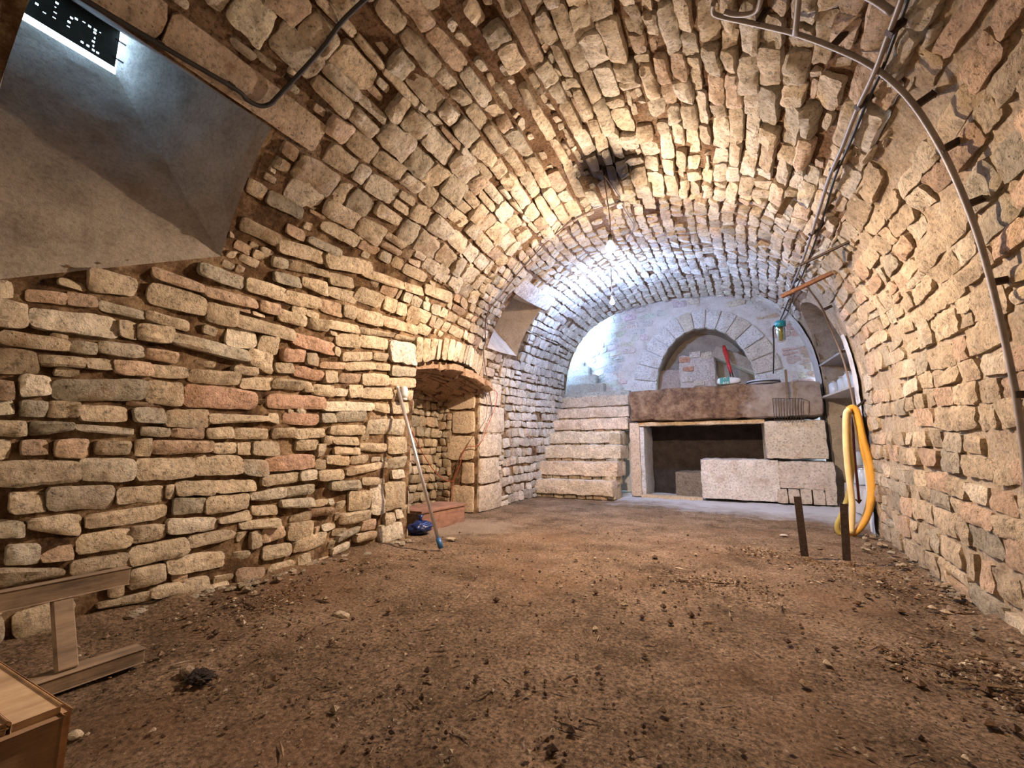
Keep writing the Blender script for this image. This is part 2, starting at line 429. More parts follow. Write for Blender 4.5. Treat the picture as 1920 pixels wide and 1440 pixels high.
# ------------------------------------------------------------------ stones
rng = random.Random(11)
def stone_geo(surf, quad, proud, seed, nx=6, ny=4, amp=.008, deep=.05, wob=.09, p=6, tilt=.012):
    """quad: four (s, y) corners  low-near, low-far, high-far, high-near;  returns verts, faces"""
    q = [Vector((c[0], c[1], 0)) for c in quad]
    sz = min((q[1]-q[0]).length+(q[2]-q[3]).length, (q[3]-q[0]).length+(q[2]-q[1]).length)/2
    V = []; R = random.Random(seed); tx, ty = R.uniform(-tilt, tilt), R.uniform(-tilt, tilt)
    sd = Vector((seed*1.37 % 97, seed*.71 % 89, 0))
    for j in range(-1, ny+2):
        for i in range(-1, nx+2):
            ii, jj = min(max(i, 0), nx), min(max(j, 0), ny)
            a, b = 2*ii/nx-1, 2*jj/ny-1
            m = max(abs(a), abs(b))
            if m > 0:
                k = m/((abs(a)**p+abs(b)**p)**(1/p)); a2, b2 = a*k, b*k
            else: a2 = b2 = 0
            u, v = (a2+1)/2, (b2+1)/2
            c = q[0]*(1-u)*(1-v)+q[1]*u*(1-v)+q[2]*u*v+q[3]*(1-u)*v
            w1 = noise.noise(Vector((c.x*14, c.y*14, 0))+sd)+.6*noise.noise(Vector((c.x*40, c.y*40, 9))+sd); w2 = noise.noise(Vector((c.x*14, c.y*14, 5))+sd)+.6*noise.noise(Vector((c.x*40, c.y*40, 3))+sd)
            c += Vector((w1, w2, 0))*wob*sz*m*m
            P, n = surf(c.x, c.y)
            if i in (-1, nx+1) or j in (-1, ny+1): h = -deep
            else:
                h = proud*(1-.30*m**9)+tx*a+ty*b
                h += amp*(noise.noise(P*14+sd)+.7*noise.noise(P*38+sd)+.4*noise.noise(P*80+sd))
            V.append(P+n*h)
    W = nx+3; Fc = []
    for j in range(ny+2):
        for i in range(nx+2): Fc.append((j*W+i, j*W+i+1, (j+1)*W+i+1, (j+1)*W+i))
    return V, Fc
class Occ:
    def __init__(s, s0, s1, y0, y1, res=.01):
        s.o = (s0, y0); s.r = res; s.g = np.zeros((int((s1-s0)/res)+2, int((y1-y0)/res)+2), bool)
    def idx(s, quad):
        P = np.array([(c[0], c[1]) for c in quad]); lo = P.min(0); hi = P.max(0)
        i0, j0 = int((lo[0]-s.o[0])/s.r), int((lo[1]-s.o[1])/s.r); i1, j1 = int((hi[0]-s.o[0])/s.r), int((hi[1]-s.o[1])/s.r)
        i0, j0 = max(i0, 0), max(j0, 0); i1, j1 = min(i1, s.g.shape[0]-1), min(j1, s.g.shape[1]-1)
        if i1 < i0 or j1 < j0: return None
        I, J = np.mgrid[i0:i1+1, j0:j1+1]; X = s.o[0]+(I+.5)*s.r; Yv = s.o[1]+(J+.5)*s.r
        ins = np.ones(X.shape, bool); area = 0
        for a in range(4):
            area += P[a][0]*P[(a+1) % 4][1]-P[(a+1) % 4][0]*P[a][1]
        sg = 1 if area > 0 else -1
        for a in range(4):
            A, B = P[a], P[(a+1) % 4]
            ins &= sg*((B[0]-A[0])*(Yv-A[1])-(B[1]-A[1])*(X-A[0])) >= -1e-9
        return I[ins], J[ins]
    def frac(s, quad):
        r = s.idx(quad)
        return 1.0 if r is None or len(r[0]) == 0 else float(s.g[r].mean())
    def fill(s, quad):
        r = s.idx(quad)
        if r is not None: s.g[r] = True
class Stones:
    """gathers stones of one wall, then links the 300 largest seen as objects and the rest as one mesh"""
    def __init__(s, parent, mat_, name='stone', limit=290): s.p, s.m, s.L, s.nm, s.lim = parent, mat_, [], name, limit
    def add(s, surf, quad, proud, tint, **kw):
        s.L.append((surf, quad, proud, tint, kw, rng.randrange(10**6)))
    def build(s):
        R = []
        for e in s.L:
            surf, quad = e[0], e[1]
            P = [surf(*c)[0] for c in quad]; n = surf(*quad[0])[1]
            ctr = sum(P, Vector())/4; dd = (O-ctr); dist = max(dd.length, .3)
            ar = (P[2]-P[0]).cross(P[3]-P[1]).length/2*abs(n.dot(dd.normalized()))/dist**2
            if depth(ctr) < .05: ar = 0
            else:
                x, y = pix(ctr)
                if not (-150 < x < 2070 and -150 < y < 1590): ar *= .001
            R.append((ar, dist, e))
        R.sort(key=lambda r: -r[0])
        SV, SF, ST_ = [], [], []
        for k, (ar, dist, (surf, quad, proud, tint, kw, sd)) in enumerate(R):
            big = ar*F*F
            if 'nx' not in kw:
                nx, ny = (11, 7) if big > 2200 else (7, 5) if big > 500 else (4, 3)
                ls = (Vector(quad[0])-Vector(quad[3])).length; ly = (Vector(quad[0])-Vector(quad[1])).length
                if ls > ly*1.2: nx, ny = ny, nx
                kw = dict(kw, nx=nx, ny=ny)
            V, Fc = stone_geo(surf, quad, proud, sd, **kw)
            if k < s.lim and ar > 0: meshobj(s.nm, V, Fc, s.m, s.p, True, tint, True, 38)
            else:
                b = len(SV); SV += V; SF += [tuple(i+b for i in f) for f in Fc]; ST_ += list((*tint, 1))*len(V)
        if SV:
            o = meshobj('small_stones', SV, SF, s.m, s.p, True, ST_, False, 38); o['kind'] = 'stuff'
def tan(R, warm=0.0, white=0.0):
    k = R.uniform(.72, 1.12); h = R.random()
    c = [.60, .485, .335]
    if h < .16: c = [.58, .42, .29]
    elif h < .26: c = [.50, .44, .33]
    elif h < .36: c = [.66, .57, .43]
    c = [min(.86, x*k) for x in c]
    wv = [.74*min(k, 1.05), .70*min(k, 1.05), .64*min(k, 1.05)]
    return tuple(x*(1-white)+y*white for x, y in zip(c, wv))
def lay_rows(st, surf, s0, s1, y0, y1, rh, ln, occ, proud=.03, gap=.014, mask=None, drop=.06, tintf=None, wave=.0, along='y', thr=.18, prf=None, **kw):
    """courses of stones; rh, ln = (min, max) course height and stone length"""
    s = s0; R = rng
    while s < s1:
        h = R.uniform(*rh); ph = R.uniform(0, 9)
        if s+h > s1+.02: h = max(s1-s, .03)
        y = y0-R.uniform(0, ln[1])*.8
        wv = lambda yy: wave*noise.noise(Vector((yy*.8, s*.7, ph*.1)))
        while y < y1:
            l = R.uniform(*ln)
            if R.random() < .16: l *= .55
            ya, yb = y+gap*R.uniform(.3, .9), y+l-gap*R.uniform(.3, .9); y += l
            if R.random() < drop or yb <= y0 or ya >= y1: continue
            ya, yb = max(ya, y0), min(yb, y1)
            if yb-ya < .03: continue
            parts = [(s, s+h)]
            if h > .12 and R.random() < .22: k = R.uniform(.4, .6); parts = [(s, s+h*k), (s+h*k, s+h)]
            for (a, b) in parts:
                j = lambda: R.uniform(-.10, .10)*(b-a)
                g = gap*R.uniform(.35, .8)
                q = [(a+g+j()+wv(ya), ya+j()*.5), (a+g+j()+wv(yb), yb+j()*.5), (b-g+j()+wv(yb), yb+j()*.5), (b-g+j()+wv(ya), ya+j()*.5)]
                if along == 's': pass
                if occ is not None:
                    if occ.frac(q) > thr: continue
                if mask and (mask(*q[0]) or mask(*q[1]) or mask(*q[2]) or mask(*q[3]) or mask((q[0][0]+q[2][0])/2, (q[0][1]+q[2][1])/2)): continue
                t = tintf(R, (a+b)/2, (ya+yb)/2) if tintf else tan(R)
                pr = prf(R, (a+b)/2, (ya+yb)/2) if prf else proud*R.uniform(.6, 1.25)
                st.add(surf, q, pr, t, **kw)
                if occ is not None: occ.fill(q)
        s += h

# ------------------------------------------------------------------ openings of the vault, as (s, y) masks
NR = dict(z0=1.66, z1=2.25, y0=.31, y1=1.10)                       # near hatch recess
sNR0 = sOf(Vector((-2.26, .7, 1.66))); sNR1 = sOf(Vector((-1.93, .7, 2.25)))
NI = dict(y0=2.68, y1=4.12, s1=1.40)                               # niche in the left wall
FRa = hitS(960, 545); FRb = hitS(1012, 578); FRc = hitS(922, 655)
FR = dict(y0=FRc[1]*.5+FRa[1]*.5, y1=FRb[1], s0=FRc[0], s1=(FRa[0]+FRb[0])/2)
AL = dict(y0=4.85, y1=6.85, sp=1.15)                               # arched alcove on the right
def niche_top(Y): 
    k = (Y-NI['y0'])/(NI['y1']-NI['y0']); return NI['s1']+.11*(1-(2*k-1)**2)
def near_bot(Y): return sNR0-.42*max(0, min(1, (NR['y1']-Y)/(NR['y1']-NR['y0'])))
def in_near(s, Y, g=0): return near_bot(Y)-g < s < sNR1+g and NR['y0']-g < Y < NR['y1']+g
def in_niche(s, Y, g=0): return NI['y0']-g < Y < NI['y1']+g and s < niche_top(min(max(Y, NI['y0']), NI['y1']))+g
def in_far(s, Y, g=0): return FR['s0']-g < s < FR['s1']+g and FR['y0']-g < Y < FR['y1']+g
def alc_s(Y):      # arch head of the alcove measured as arc length up from the right foot
    c = (AL['y0']+AL['y1'])/2; r = (AL['y1']-AL['y0'])/2; u = (Y-c)/r
    return AL['sp']+.92*math.sqrt(max(0, 1-u*u))
def in_alc(s, Y, g=0): return AL['y0']-g < Y < AL['y1']+g and L-s < alc_s(min(max(Y, AL['y0']), AL['y1']))+g
YB = 7.35       # far end of the vault
S_L, S_R = 2.05, L-2.05

# mortar backing of walls and vault
def mortar(name, s0, s1, y0, y1, m, depth_, parent=None, ds=.045, holes=(), amp=.010, extra_s=(), extra_y=()):
    ss = sorted(set([round(v, 4) for v in list(np.linspace(s0, s1, max(2, int((s1-s0)/ds)+1)))+[e for e in extra_s if s0 < e < s1]]))
    ys = sorted(set([round(v, 4) for v in list(np.linspace(y0, y1, int((y1-y0)/ds)+1))+[e for e in extra_y if y0 < e < y1]]))
    V, Fc, used = [], [], {}; SN = {}
    def vert(i, j):
        if (i, j) in used: return used[i, j]
        s, y = ss[i], ys[j]
        if in_alc in holes and AL['y0'] <= y <= AL['y1']:
            b = L-alc_s(y)
            if abs(s-b) < ds*.75: s = b
        if in_niche in holes and NI['y0'] <= y <= NI['y1']:
            b = niche_top(y)
            if abs(s-b) < ds*.6: s = b
        if in_near in holes and NR['y0'] <= y <= NR['y1']:
            b = near_bot(y)
            if abs(s-b) < ds*.6: s = b
        P, n = vault(s, y)
        k = depth_+amp*(noise.noise(P*9)+.7*noise.noise(P*23))+.014*noise.noise(P*2.3)
        V.append(P+n*k); used[i, j] = len(V)-1; SN[i, j] = s
        return used[i, j]
    for i in range(len(ss)-1):
        for j in range(len(ys)-1):
            q4 = (vert(i, j), vert(i, j+1), vert(i+1, j+1), vert(i+1, j))
            cs, cy = (SN[i, j]+SN[i, j+1]+SN[i+1, j]+SN[i+1, j+1])/4, (ys[j]+ys[j+1])/2
            if any(h(cs, cy, -.001) for h in holes): continue
            Fc.append(q4)
    o = meshobj(name, V, Fc, m, parent, True)
    return o
YF = -1.5
wall_left = tag(mortar('wall_left', 0, S_L, YF, YB, 'mortar', -.006, holes=(in_near, in_niche, in_far), extra_s=(sNR0, sNR1, FR['s0'], FR['s1']), extra_y=(NR['y0'], NR['y1'], NI['y0'], NI['y1'], FR['y0'], FR['y1'])), kind='structure')
ceiling = tag(mortar('ceiling', S_L, S_R, YF, YB, 'mortar_top', -.006, holes=(in_near, in_far, in_alc), extra_s=(sNR0, sNR1, FR['s0'], FR['s1']), extra_y=(NR['y0'], NR['y1'], FR['y0'], FR['y1'])), kind='structure')
wall_right = tag(mortar('wall_right', S_R, L, YF, YB, 'mortar_right', -.004, holes=(in_alc,), extra_y=(AL['y0'], AL['y1'])), kind='structure')

# ------------------------------------------------------------------ floor
def build_floor():
    xs = np.arange(-3.6, 2.01, .035); ys = np.arange(-1.5, 8.0, .04)
    V, Fc = [], []
    for y in ys:
        for x in xs:
            z = .012*noise.noise(Vector((x*2, y*2, 0)))+.010*noise.noise(Vector((x*7, y*7, 3)))+.006*noise.noise(Vector((x*19, y*19, 7)))
            e = min(x+2.37, .86-x) if y < 2.6 else 1
            if e < .35: z += .05*max(0, 1-max(e, 0)/.35)**2*(.6+.8*abs(noise.noise(Vector((x*3, y*4, 2)))))
            V.append((x, y, z-.004))
    nx = len(xs)
    for j in range(len(ys)-1):
        for i in range(nx-1): Fc.append((j*nx+i, j*nx+i+1, (j+1)*nx+i+1, (j+1)*nx+i))
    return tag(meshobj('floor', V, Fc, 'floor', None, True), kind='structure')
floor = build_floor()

# ------------------------------------------------------------------ traced stones of the left wall (corners read off the photograph, cast onto the wall)
T1 = [(-60,100,300,640,240,400),(650,240,430,1000,340,460),(660,130,220,1120,210,330),(1110,350,520,1520,470,610),(1540,500,650,1760,560,690),(1140,230,330,1500,370,440),(1520,380,460,1900,480,560),
(-60,350,480,90,360,480),(190,410,500,480,440,530),(490,430,530,710,470,550),(740,490,570,1060,580,640),(1080,570,640,1400,650,730),(-80,480,690,190,520,700),(220,550,700,850,620,790),(870,640,760,1010,660,790),(1025,665,790,1270,700,820),
(1290,730,830,1850,870,960),(0,720,830,500,800,880),(505,800,880,700,820,910),(730,800,890,1050,840,930),(1080,850,930,1310,890,970),(-60,850,1040,260,890,1040),(280,900,980,620,930,1010),(625,930,1010,830,930,1020),
(850,940,1040,1120,960,1070),(1125,970,1070,1390,1000,1080),(1420,1010,1110,1780,1040,1130),(-60,1090,1240,90,1100,1240),(140,1050,1220,370,1070,1200),(400,1090,1240,1060,1090,1250),(1090,1100,1250,1350,1110,1290),(1380,1120,1290,1900,1180,1310),
(-60,1250,1350,90,1240,1350),(140,1250,1360,340,1250,1370),(350,1250,1370,580,1260,1370),(600,1280,1400,940,1290,1400),(1000,1300,1410,1230,1300,1410),(1240,1320,1440,1560,1310,1450),(1570,1340,1420,2000,1360,1400)]
T2 = [(-60,30,150,185,40,150),(210,40,150,530,50,110),(560,60,110,990,90,150),(1060,80,150,1260,90,155),(1285,90,160,1530,85,170),(1560,90,170,1740,80,165),(1755,90,170,1990,95,170),
(-60,180,330,70,180,310),(145,180,290,350,180,290),(410,180,310,660,170,310),(710,185,290,970,190,290),(1010,180,300,1130,165,300),(1145,180,290,1580,190,270),(1595,200,280,1770,200,280),(1785,200,290,1880,200,290),
(-60,350,530,580,330,500),(600,320,490,990,320,480),(1020,320,490,1450,310,460),(1465,290,450,1810,300,430),(1825,330,440,2010,330,450),
(60,570,730,335,570,720),(350,530,710,835,520,690),(870,540,660,1220,520,640),(1240,520,620,1310,510,620),(1325,490,600,1600,480,590),(1610,480,580,1900,480,560),
(-60,770,910,165,790,900),(200,770,850,600,730,900),(650,740,850,1240,660,770),(1300,620,740,1535,610,720),(1550,610,740,1860,580,690),
(580,890,1040,970,850,970),(985,830,960,1230,810,910),(1250,770,890,1620,760,850),(1640,770,810,1890,700,780),
(40,970,1120,300,950,1100),(310,1000,1100,535,960,1070),(975,990,1130,1395,900,1030),(1410,900,990,1770,840,910),
(-60,1140,1290,470,1140,1200),(530,1090,1190,960,1020,1130),(970,1150,1310,1230,1100,1230),(1255,1060,1190,1670,1010,1130),
(820,1250,1370,920,1230,1340),(740,1400,1450,1120,1310,1380),(1130,1290,1370,1550,1190,1290),(1230,1370,1450,1420,1320,1400),(1490,1300,1390,1700,1230,1290)]
T3 = [(450,270,350,650,320,400),(660,310,380,835,350,460),(840,380,450,1060,430,520),(550,180,260,725,230,290),(740,240,290,850,270,320),(870,280,370,1030,320,395),
(480,20,130,830,120,220),(840,130,240,1180,200,300),(1110,240,310,1400,340,400),(1415,350,410,1560,390,450),(1575,360,440,1780,430,510),(430,160,240,540,180,250),(240,310,420,530,400,500),
(530,410,510,780,470,560),(795,480,570,945,520,620),(960,520,610,1065,540,640),(1070,550,650,1250,590,690),(1260,600,680,1420,650,720),(1430,660,720,1515,680,750),
(340,490,570,490,520,610),(485,550,640,670,610,690),(710,620,700,840,640,730),(850,630,700,1080,680,740),(1090,690,740,1330,740,770),(1350,740,780,1490,770,800),
(150,590,690,600,710,800),(600,730,830,890,810,910),(915,740,830,1075,750,850),(1090,750,840,1290,780,860),(1310,790,940,1510,820,980),
(260,850,960,430,900,1050),(510,850,950,675,870,960),(690,890,970,780,890,990),(890,840,900,950,850,920),(960,880,950,1175,880,940),(1185,880,940,1285,890,950),
(470,960,1040,590,960,1040),(600,980,1060,810,1030,1100),(820,1020,1110,925,1030,1110),(935,1040,1110,1100,1050,1110),(1110,1040,1130,1305,1050,1130),(1320,980,1060,1510,1000,1060),(1310,1070,1130,1495,1080,1150),
(800,950,1000,980,960,1010),(990,950,1020,1190,960,1010),(1200,960,1010,1310,970,1020),
(140,980,1040,330,1000,1060),(200,1080,1150,430,1070,1170),(440,1080,1150,670,1100,1170),(675,1100,1180,725,1110,1180),(740,1120,1200,890,1140,1220),(905,1150,1210,1000,1160,1210),(1010,1130,1220,1110,1130,1220),(1120,1150,1230,1330,1150,1230),
(410,1190,1300,820,1220,1310),(830,1250,1320,1190,1260,1320),(1200,1260,1320,1300,1270,1340),(1325,1260,1340,1450,1260,1340),(1345,1170,1240,1475,1170,1240)]
T4 = [(-10,60,130,400,60,130),(410,60,120,490,60,140),(530,50,140,780,70,150),(810,60,130,915,60,130),(920,50,120,1140,40,120),(1155,110,210,1420,100,220),
(150,180,250,440,170,240),(450,170,250,605,170,240),(615,180,250,830,170,240),(880,150,220,1130,150,220),
(190,280,370,280,280,370),(300,270,370,500,270,380),(630,260,340,770,260,330),(775,290,390,840,290,370),(830,230,300,890,230,290),(900,230,290,1080,240,300),(910,310,370,1090,320,370),(1100,280,340,1280,290,350),(1305,240,370,1430,240,350),
(240,410,520,390,400,510),(400,390,500,745,360,470),(770,410,480,845,410,480),(850,380,440,1010,370,450),(1025,380,440,1165,370,430),(1310,400,480,1435,380,460),
(370,530,610,640,500,570),(650,500,570,780,480,550),(790,490,570,970,480,550),(1000,470,530,1300,420,470),(1335,490,550,1430,480,540),
(280,660,720,540,610,690),(545,620,690,740,590,660),(880,570,640,1100,560,630),(1120,540,600,1240,540,590),(1290,580,790,1425,570,750),
(510,710,770,745,690,760),(1020,650,790,1165,640,770),(1180,600,820,1280,600,810),(290,750,820,470,750,820),
(20,830,890,290,780,860),(200,880,930,480,840,910),(580,830,890,720,790,850),(725,780,840,880,760,820),(940,820,900,1170,780,860),
(-20,930,1040,180,920,1000),(270,950,1080,360,930,1050),(370,930,1040,515,900,980),(560,890,1010,740,860,1000),(1100,870,940,1220,850,930),(1280,810,900,1355,800,890),(1365,780,850,1415,770,840),(1240,910,1030,1405,870,990),(1060,970,1030,1215,940,1000),(880,1080,1130,1010,1020,1070),(920,980,1030,1100,900,950)]
occ = Occ(0, L, -1.6, 7.6)
occ.fill([(near_bot(NR['y0'])-.01, NR['y0']-.02), (sNR0-.01, NR['y1']+.01), (sNR1+.16, NR['y1']+.01), (sNR1+.16, NR['y0']-.02)])
for (a, b, y0, y1) in ((0, NI['s1'], NI['y0'], NI['y1']), (FR['s0']-.01, FR['s1']+.01, FR['y0']-.01, FR['y1']+.01)):
    occ.fill([(a, y0), (a, y1), (b, y1), (b, y0)])
WL = Stones(wall_left, 'stone'); CE = Stones(ceiling, 'stone'); WR = Stones(wall_right, 'stone_rough')
red_tint = (.56, .36, .25)
for T, ox, oy in ((T1, 0, 440), (T2, 0, 780), (T3, 400, 440), (T4, 400, 760)):
    for (xa, ta, ba, xb, tb, bb) in T:
        q = [hitS(ox+xa/4, oy+ba/4), hitS(ox+xb/4, oy+bb/4), hitS(ox+xb/4, oy+tb/4), hitS(ox+xa/4, oy+ta/4)]
        if occ.frac(q) > .22: continue
        occ.fill(q)
        # grow a touch: the joints of the photograph are thin
        c = (sum(p[0] for p in q)/4, sum(p[1] for p in q)/4)
        q = [(c[0]+(p[0]-c[0])*1.06, c[1]+(p[1]-c[1])*1.06) for p in q]
        t = tan(rng)
        if (T is T1 and xa == 1380) or (T is T3 and xa in (410, 510, 600)) or (T is T4 and xa in (400, 530)): t = red_tint
        if T is T3 and xa == 1310 and ta == 790: t = (.66, .58, .50)
        WL.add(vault, q, rng.uniform(.016, .034), t, amp=.010, wob=.07, p=7)
# the courses the tracing leaves open
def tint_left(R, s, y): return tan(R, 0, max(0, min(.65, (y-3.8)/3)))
mask_left = lambda s, y: in_near(s, y, .0) or in_niche(s, y, .02) or in_far(s, y, .0)
# dressed quoins beyond the niche
for (y0, y1, sa, sb) in ((4.14, 4.72, 0, .27), (4.14, 4.62, .28, .55), (4.14, 4.70, .56, .80), (4.14, 4.78, .81, 1.10), (4.14, 4.66, 1.11, 1.36)):
    q = [(sa+.006, y0), (sa+.006, y1), (sb-.006, y1), (sb-.006, y0)]; occ.fill(q)
    WL.add(vault, q, .03, (.66, .54, .40), amp=.004, wob=.03, p=14, tilt=.003)
# thin voussoirs over the niche
K = 15
for k in range(K):
    ya = NI['y0']-.04+(NI['y1']-NI['y0']+.08)*k/K; yb = ya+(NI['y1']-NI['y0']+.08)/K
    f = lambda y: niche_top(min(max(y, NI['y0']), NI['y1']))
    h = .16+.03*rng.random(); ln = (k-K/2)/K*.10
    q = [(f(ya)-.015, ya+.006), (f(yb)-.015, yb-.006), (f(yb)+h, yb-.006+ln), (f(ya)+h, ya+.006+ln)]; occ.fill(q)
    WL.add(vault, q, .035, tan(rng), wob=.05, amp=.008)
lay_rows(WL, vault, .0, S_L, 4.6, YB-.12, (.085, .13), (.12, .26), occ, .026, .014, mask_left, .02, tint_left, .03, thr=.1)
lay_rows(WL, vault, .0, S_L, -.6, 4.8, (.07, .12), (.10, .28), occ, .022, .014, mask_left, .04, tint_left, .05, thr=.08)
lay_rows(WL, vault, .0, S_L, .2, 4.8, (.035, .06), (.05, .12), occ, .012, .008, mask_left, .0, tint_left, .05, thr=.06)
# smooth lintel stones above the near recess
for (ya, yb) in ((-.2, .62), (.63, 1.32)):
    q = [(sNR1+.012, ya), (sNR1+.012, yb), (sNR1+.17, yb), (sNR1+.17, ya)]
    occ.fill(q); CE.add(vault, q, .03, (.60, .48, .36), amp=.003, wob=.02, p=16, tilt=.002)
# big pale lintel over the far recess
q = [(FR['s1']+.005, FR['y0']-.12), (FR['s1']+.005, FR['y1']+.25), (FR['s1']+.19, FR['y1']+.2), (FR['s1']+.19, FR['y0']-.1)]
occ.fill(q); WL.add(vault, q, .03, (.72, .65, .58), amp=.004, wob=.03, p=12, tilt=.003)
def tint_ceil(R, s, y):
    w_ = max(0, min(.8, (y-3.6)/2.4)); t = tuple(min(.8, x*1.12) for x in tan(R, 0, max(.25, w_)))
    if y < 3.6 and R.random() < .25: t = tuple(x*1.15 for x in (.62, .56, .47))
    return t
mask_ceil = lambda s, y: in_near(s, y, .0) or in_far(s, y, 0) or in_alc(s, y, .10)
def proud_ceil(R, s, y): return R.uniform(.012, .05) if y < 3.6 else R.uniform(.014, .03)
# left haunch: larger squarish blocks; crown: narrow courses; far part: small pale stones
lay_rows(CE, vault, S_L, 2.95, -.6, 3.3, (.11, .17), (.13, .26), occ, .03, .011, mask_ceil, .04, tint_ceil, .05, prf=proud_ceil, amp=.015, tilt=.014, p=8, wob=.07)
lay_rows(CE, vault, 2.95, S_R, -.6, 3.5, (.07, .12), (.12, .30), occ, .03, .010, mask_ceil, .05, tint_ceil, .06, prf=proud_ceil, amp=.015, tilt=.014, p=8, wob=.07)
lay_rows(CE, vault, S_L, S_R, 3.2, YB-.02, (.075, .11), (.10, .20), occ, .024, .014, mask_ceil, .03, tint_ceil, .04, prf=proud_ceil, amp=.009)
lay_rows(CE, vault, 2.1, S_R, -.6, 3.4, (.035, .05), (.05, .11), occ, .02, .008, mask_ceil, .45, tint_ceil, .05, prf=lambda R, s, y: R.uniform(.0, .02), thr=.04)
# right wall: roughly coursed, joints filled nearly flush
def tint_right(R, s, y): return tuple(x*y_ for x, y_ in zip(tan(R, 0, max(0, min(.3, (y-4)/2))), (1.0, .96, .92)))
mask_right = lambda s, y: in_alc(s, y, .16) or (y > 4.68)
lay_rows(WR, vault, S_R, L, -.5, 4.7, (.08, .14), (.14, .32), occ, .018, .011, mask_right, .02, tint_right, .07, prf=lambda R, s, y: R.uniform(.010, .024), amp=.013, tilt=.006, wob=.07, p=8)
WR2 = [(s, y) for s in () for y in ()]
for st_ in (WL, CE, WR): st_.build()

# ------------------------------------------------------------------ near recess with the hatch
def loft(name, rings, m, parent, amp=.006, sub=10, nz=5, closed=True):
    """skin between point rings, subdivided along, roughened"""
    V, Fc = [], []; n = len(rings[0]); rows = []
    for a, b in zip(rings, rings[1:]):
        for k in range(sub):
            rows.append([Vector(p).lerp(Vector(q), k/sub) for p, q in zip(a, b)])
    rows.append([Vector(p) for p in rings[-1]])
    for i, r in enumerate(rows):
        for p in r:
            k = amp if 0 < i < len(rows)-1 else 0
            V.append(p+Vector((noise.noise(p*nz), noise.noise(p*nz+Vector((9, 0, 0))), noise.noise(p*nz+Vector((0, 9, 0)))))*k)
    for i in range(len(rows)-1):
        for j in range(n if closed else n-1): Fc.append((i*n+j, i*n+(j+1) % n, (i+1)*n+(j+1) % n, (i+1)*n+j))
    o = meshobj(name, V, Fc, m, parent, False)
    return o
def ringpts(cs, k=10):
    out = []
    for a, b in zip(cs, cs[1:]+cs[:1]):
        for i in range(k): out.append(Vector(a).lerp(Vector(b), i/k))
    return out
def front_ring(cs, k=10, off=.004):
    out = []
    for a, b in zip(cs, cs[1:]+cs[:1]):
        for i in range(k):
            t = i/k; P, n = vault(a[0]+(b[0]-a[0])*t, a[1]+(b[1]-a[1])*t); out.append(P+n*off)
    return out
def flange(cs, k=10):
    cx = sum(c[0] for c in cs)/len(cs); cy = sum(c[1] for c in cs)/len(cs)
    ex = [(c[0]+math.copysign(.09, c[0]-cx), c[1]+math.copysign(.09, c[1]-cy)) for c in cs]
    return front_ring(ex, k, -.035)
HX = -2.65
fl = flange([(near_bot(NR['y0']), NR['y0']), (sNR0, NR['y1']), (sNR1, NR['y1']), (sNR1, NR['y0'])], 12)
fr = front_ring([(near_bot(NR['y0']), NR['y0']), (sNR0, NR['y1']), (sNR1, NR['y1']), (sNR1, NR['y0'])], 12, .01)
bk = ringpts([(HX, .39, 2.555), (HX, .722, 2.555), (HX, .722, 2.80), (HX, .39, 2.80)], 12)
o = loft('recess', [fr, bk], 'plaster', wall_left, .012, 16, 6)
loft('recess_edge', [fl, fr], 'mortar', wall_left, 0, 2, 6)
# the hatch: plate with drilled holes before the daylight, bright slits along its edges
win = empty('window_1', (HX, .6, 2.7), None, None); win['kind'] = 'structure'
def plate():
    # plate set a little inside the opening: slits of daylight below, above and beside it
    y0, y1, z0, z1 = .40, .708, 2.571, 2.785
    holes = []
    for (px, py) in [(68, 7), (84, 24), (106, 5), (104, 13), (103, 23), (102, 33), (135, 34), (129, 40), (129, 50), (144, 35), (157, 41), (169, 49), (179, 56), (188, 61), (178, 62), (178, 71), (176, 78), (175, 86), (175, 93), (183, 98), (165, 85), (155, 79)]:
        p = atX(px, py, HX+.03); holes.append((p.y, p.z))
    nx, nz = 60, 40; V, Fc = [], []
    for j in range(nz+1):
        for i in range(nx+1): V.append((HX+.03, y0+(y1-y0)*i/nx, z0+(z1-z0)*j/nz))
    for j in range(nz):
        for i in range(nx):
            cy, cz = y0+(y1-y0)*(i+.5)/nx, z0+(z1-z0)*(j+.5)/nz
            if any(abs(cy-h[0]) < .0046 and abs(cz-h[1]) < .0046 for h in holes): continue
            Fc.append((j*(nx+1)+i, j*(nx+1)+i+1, (j+1)*(nx+1)+i+1, (j+1)*(nx+1)+i))
    o = meshobj('perforated_plate', V, Fc, 'hatch'); keep(o, win)
    md = o.modifiers.new('t', 'SOLIDIFY'); md.thickness = .003
    for (y, z) in ((.715, 2.62), (.715, 2.72)): keep(bar('hinge', (HX+.03, y-.02, z), (HX+.03, y+.02, z), .004, .004, 'iron'), win)
plate()

# ------------------------------------------------------------------ far recess
nFR = [(FR['s0'], FR['y0']), (FR['s0'], FR['y1']), (FR['s1'], FR['y1']), (FR['s1'], FR['y0'])]
fr = front_ring(nFR, 8, .01)
pA, pB = raw(FR['s0'], FR['y0']), raw(FR['s1'], FR['y1'])
bx = min(pA.x, pB.x)-.55
bk = ringpts([(bx, FR['y0']+.12, pB.z+.02), (bx, FR['y1']-.10, pB.z+.02), (bx, FR['y1']-.10, pB.z+.40), (bx, FR['y0']+.12, pB.z+.40)], 8)
loft('recess', [fr, bk], 'plaster_tan', wall_left, .015, 10, 5)
loft('recess_edge', [flange(nFR, 8), fr], 'mortar', wall_left, 0, 2, 6)
meshobj('recess_back', [(bx, FR['y0']+.12, pB.z+.02), (bx, FR['y1']-.10, pB.z+.02), (bx, FR['y1']-.10, pB.z+.40), (bx, FR['y0']+.12, pB.z+.40)], [(0, 1, 2, 3)], 'dark', wall_left)

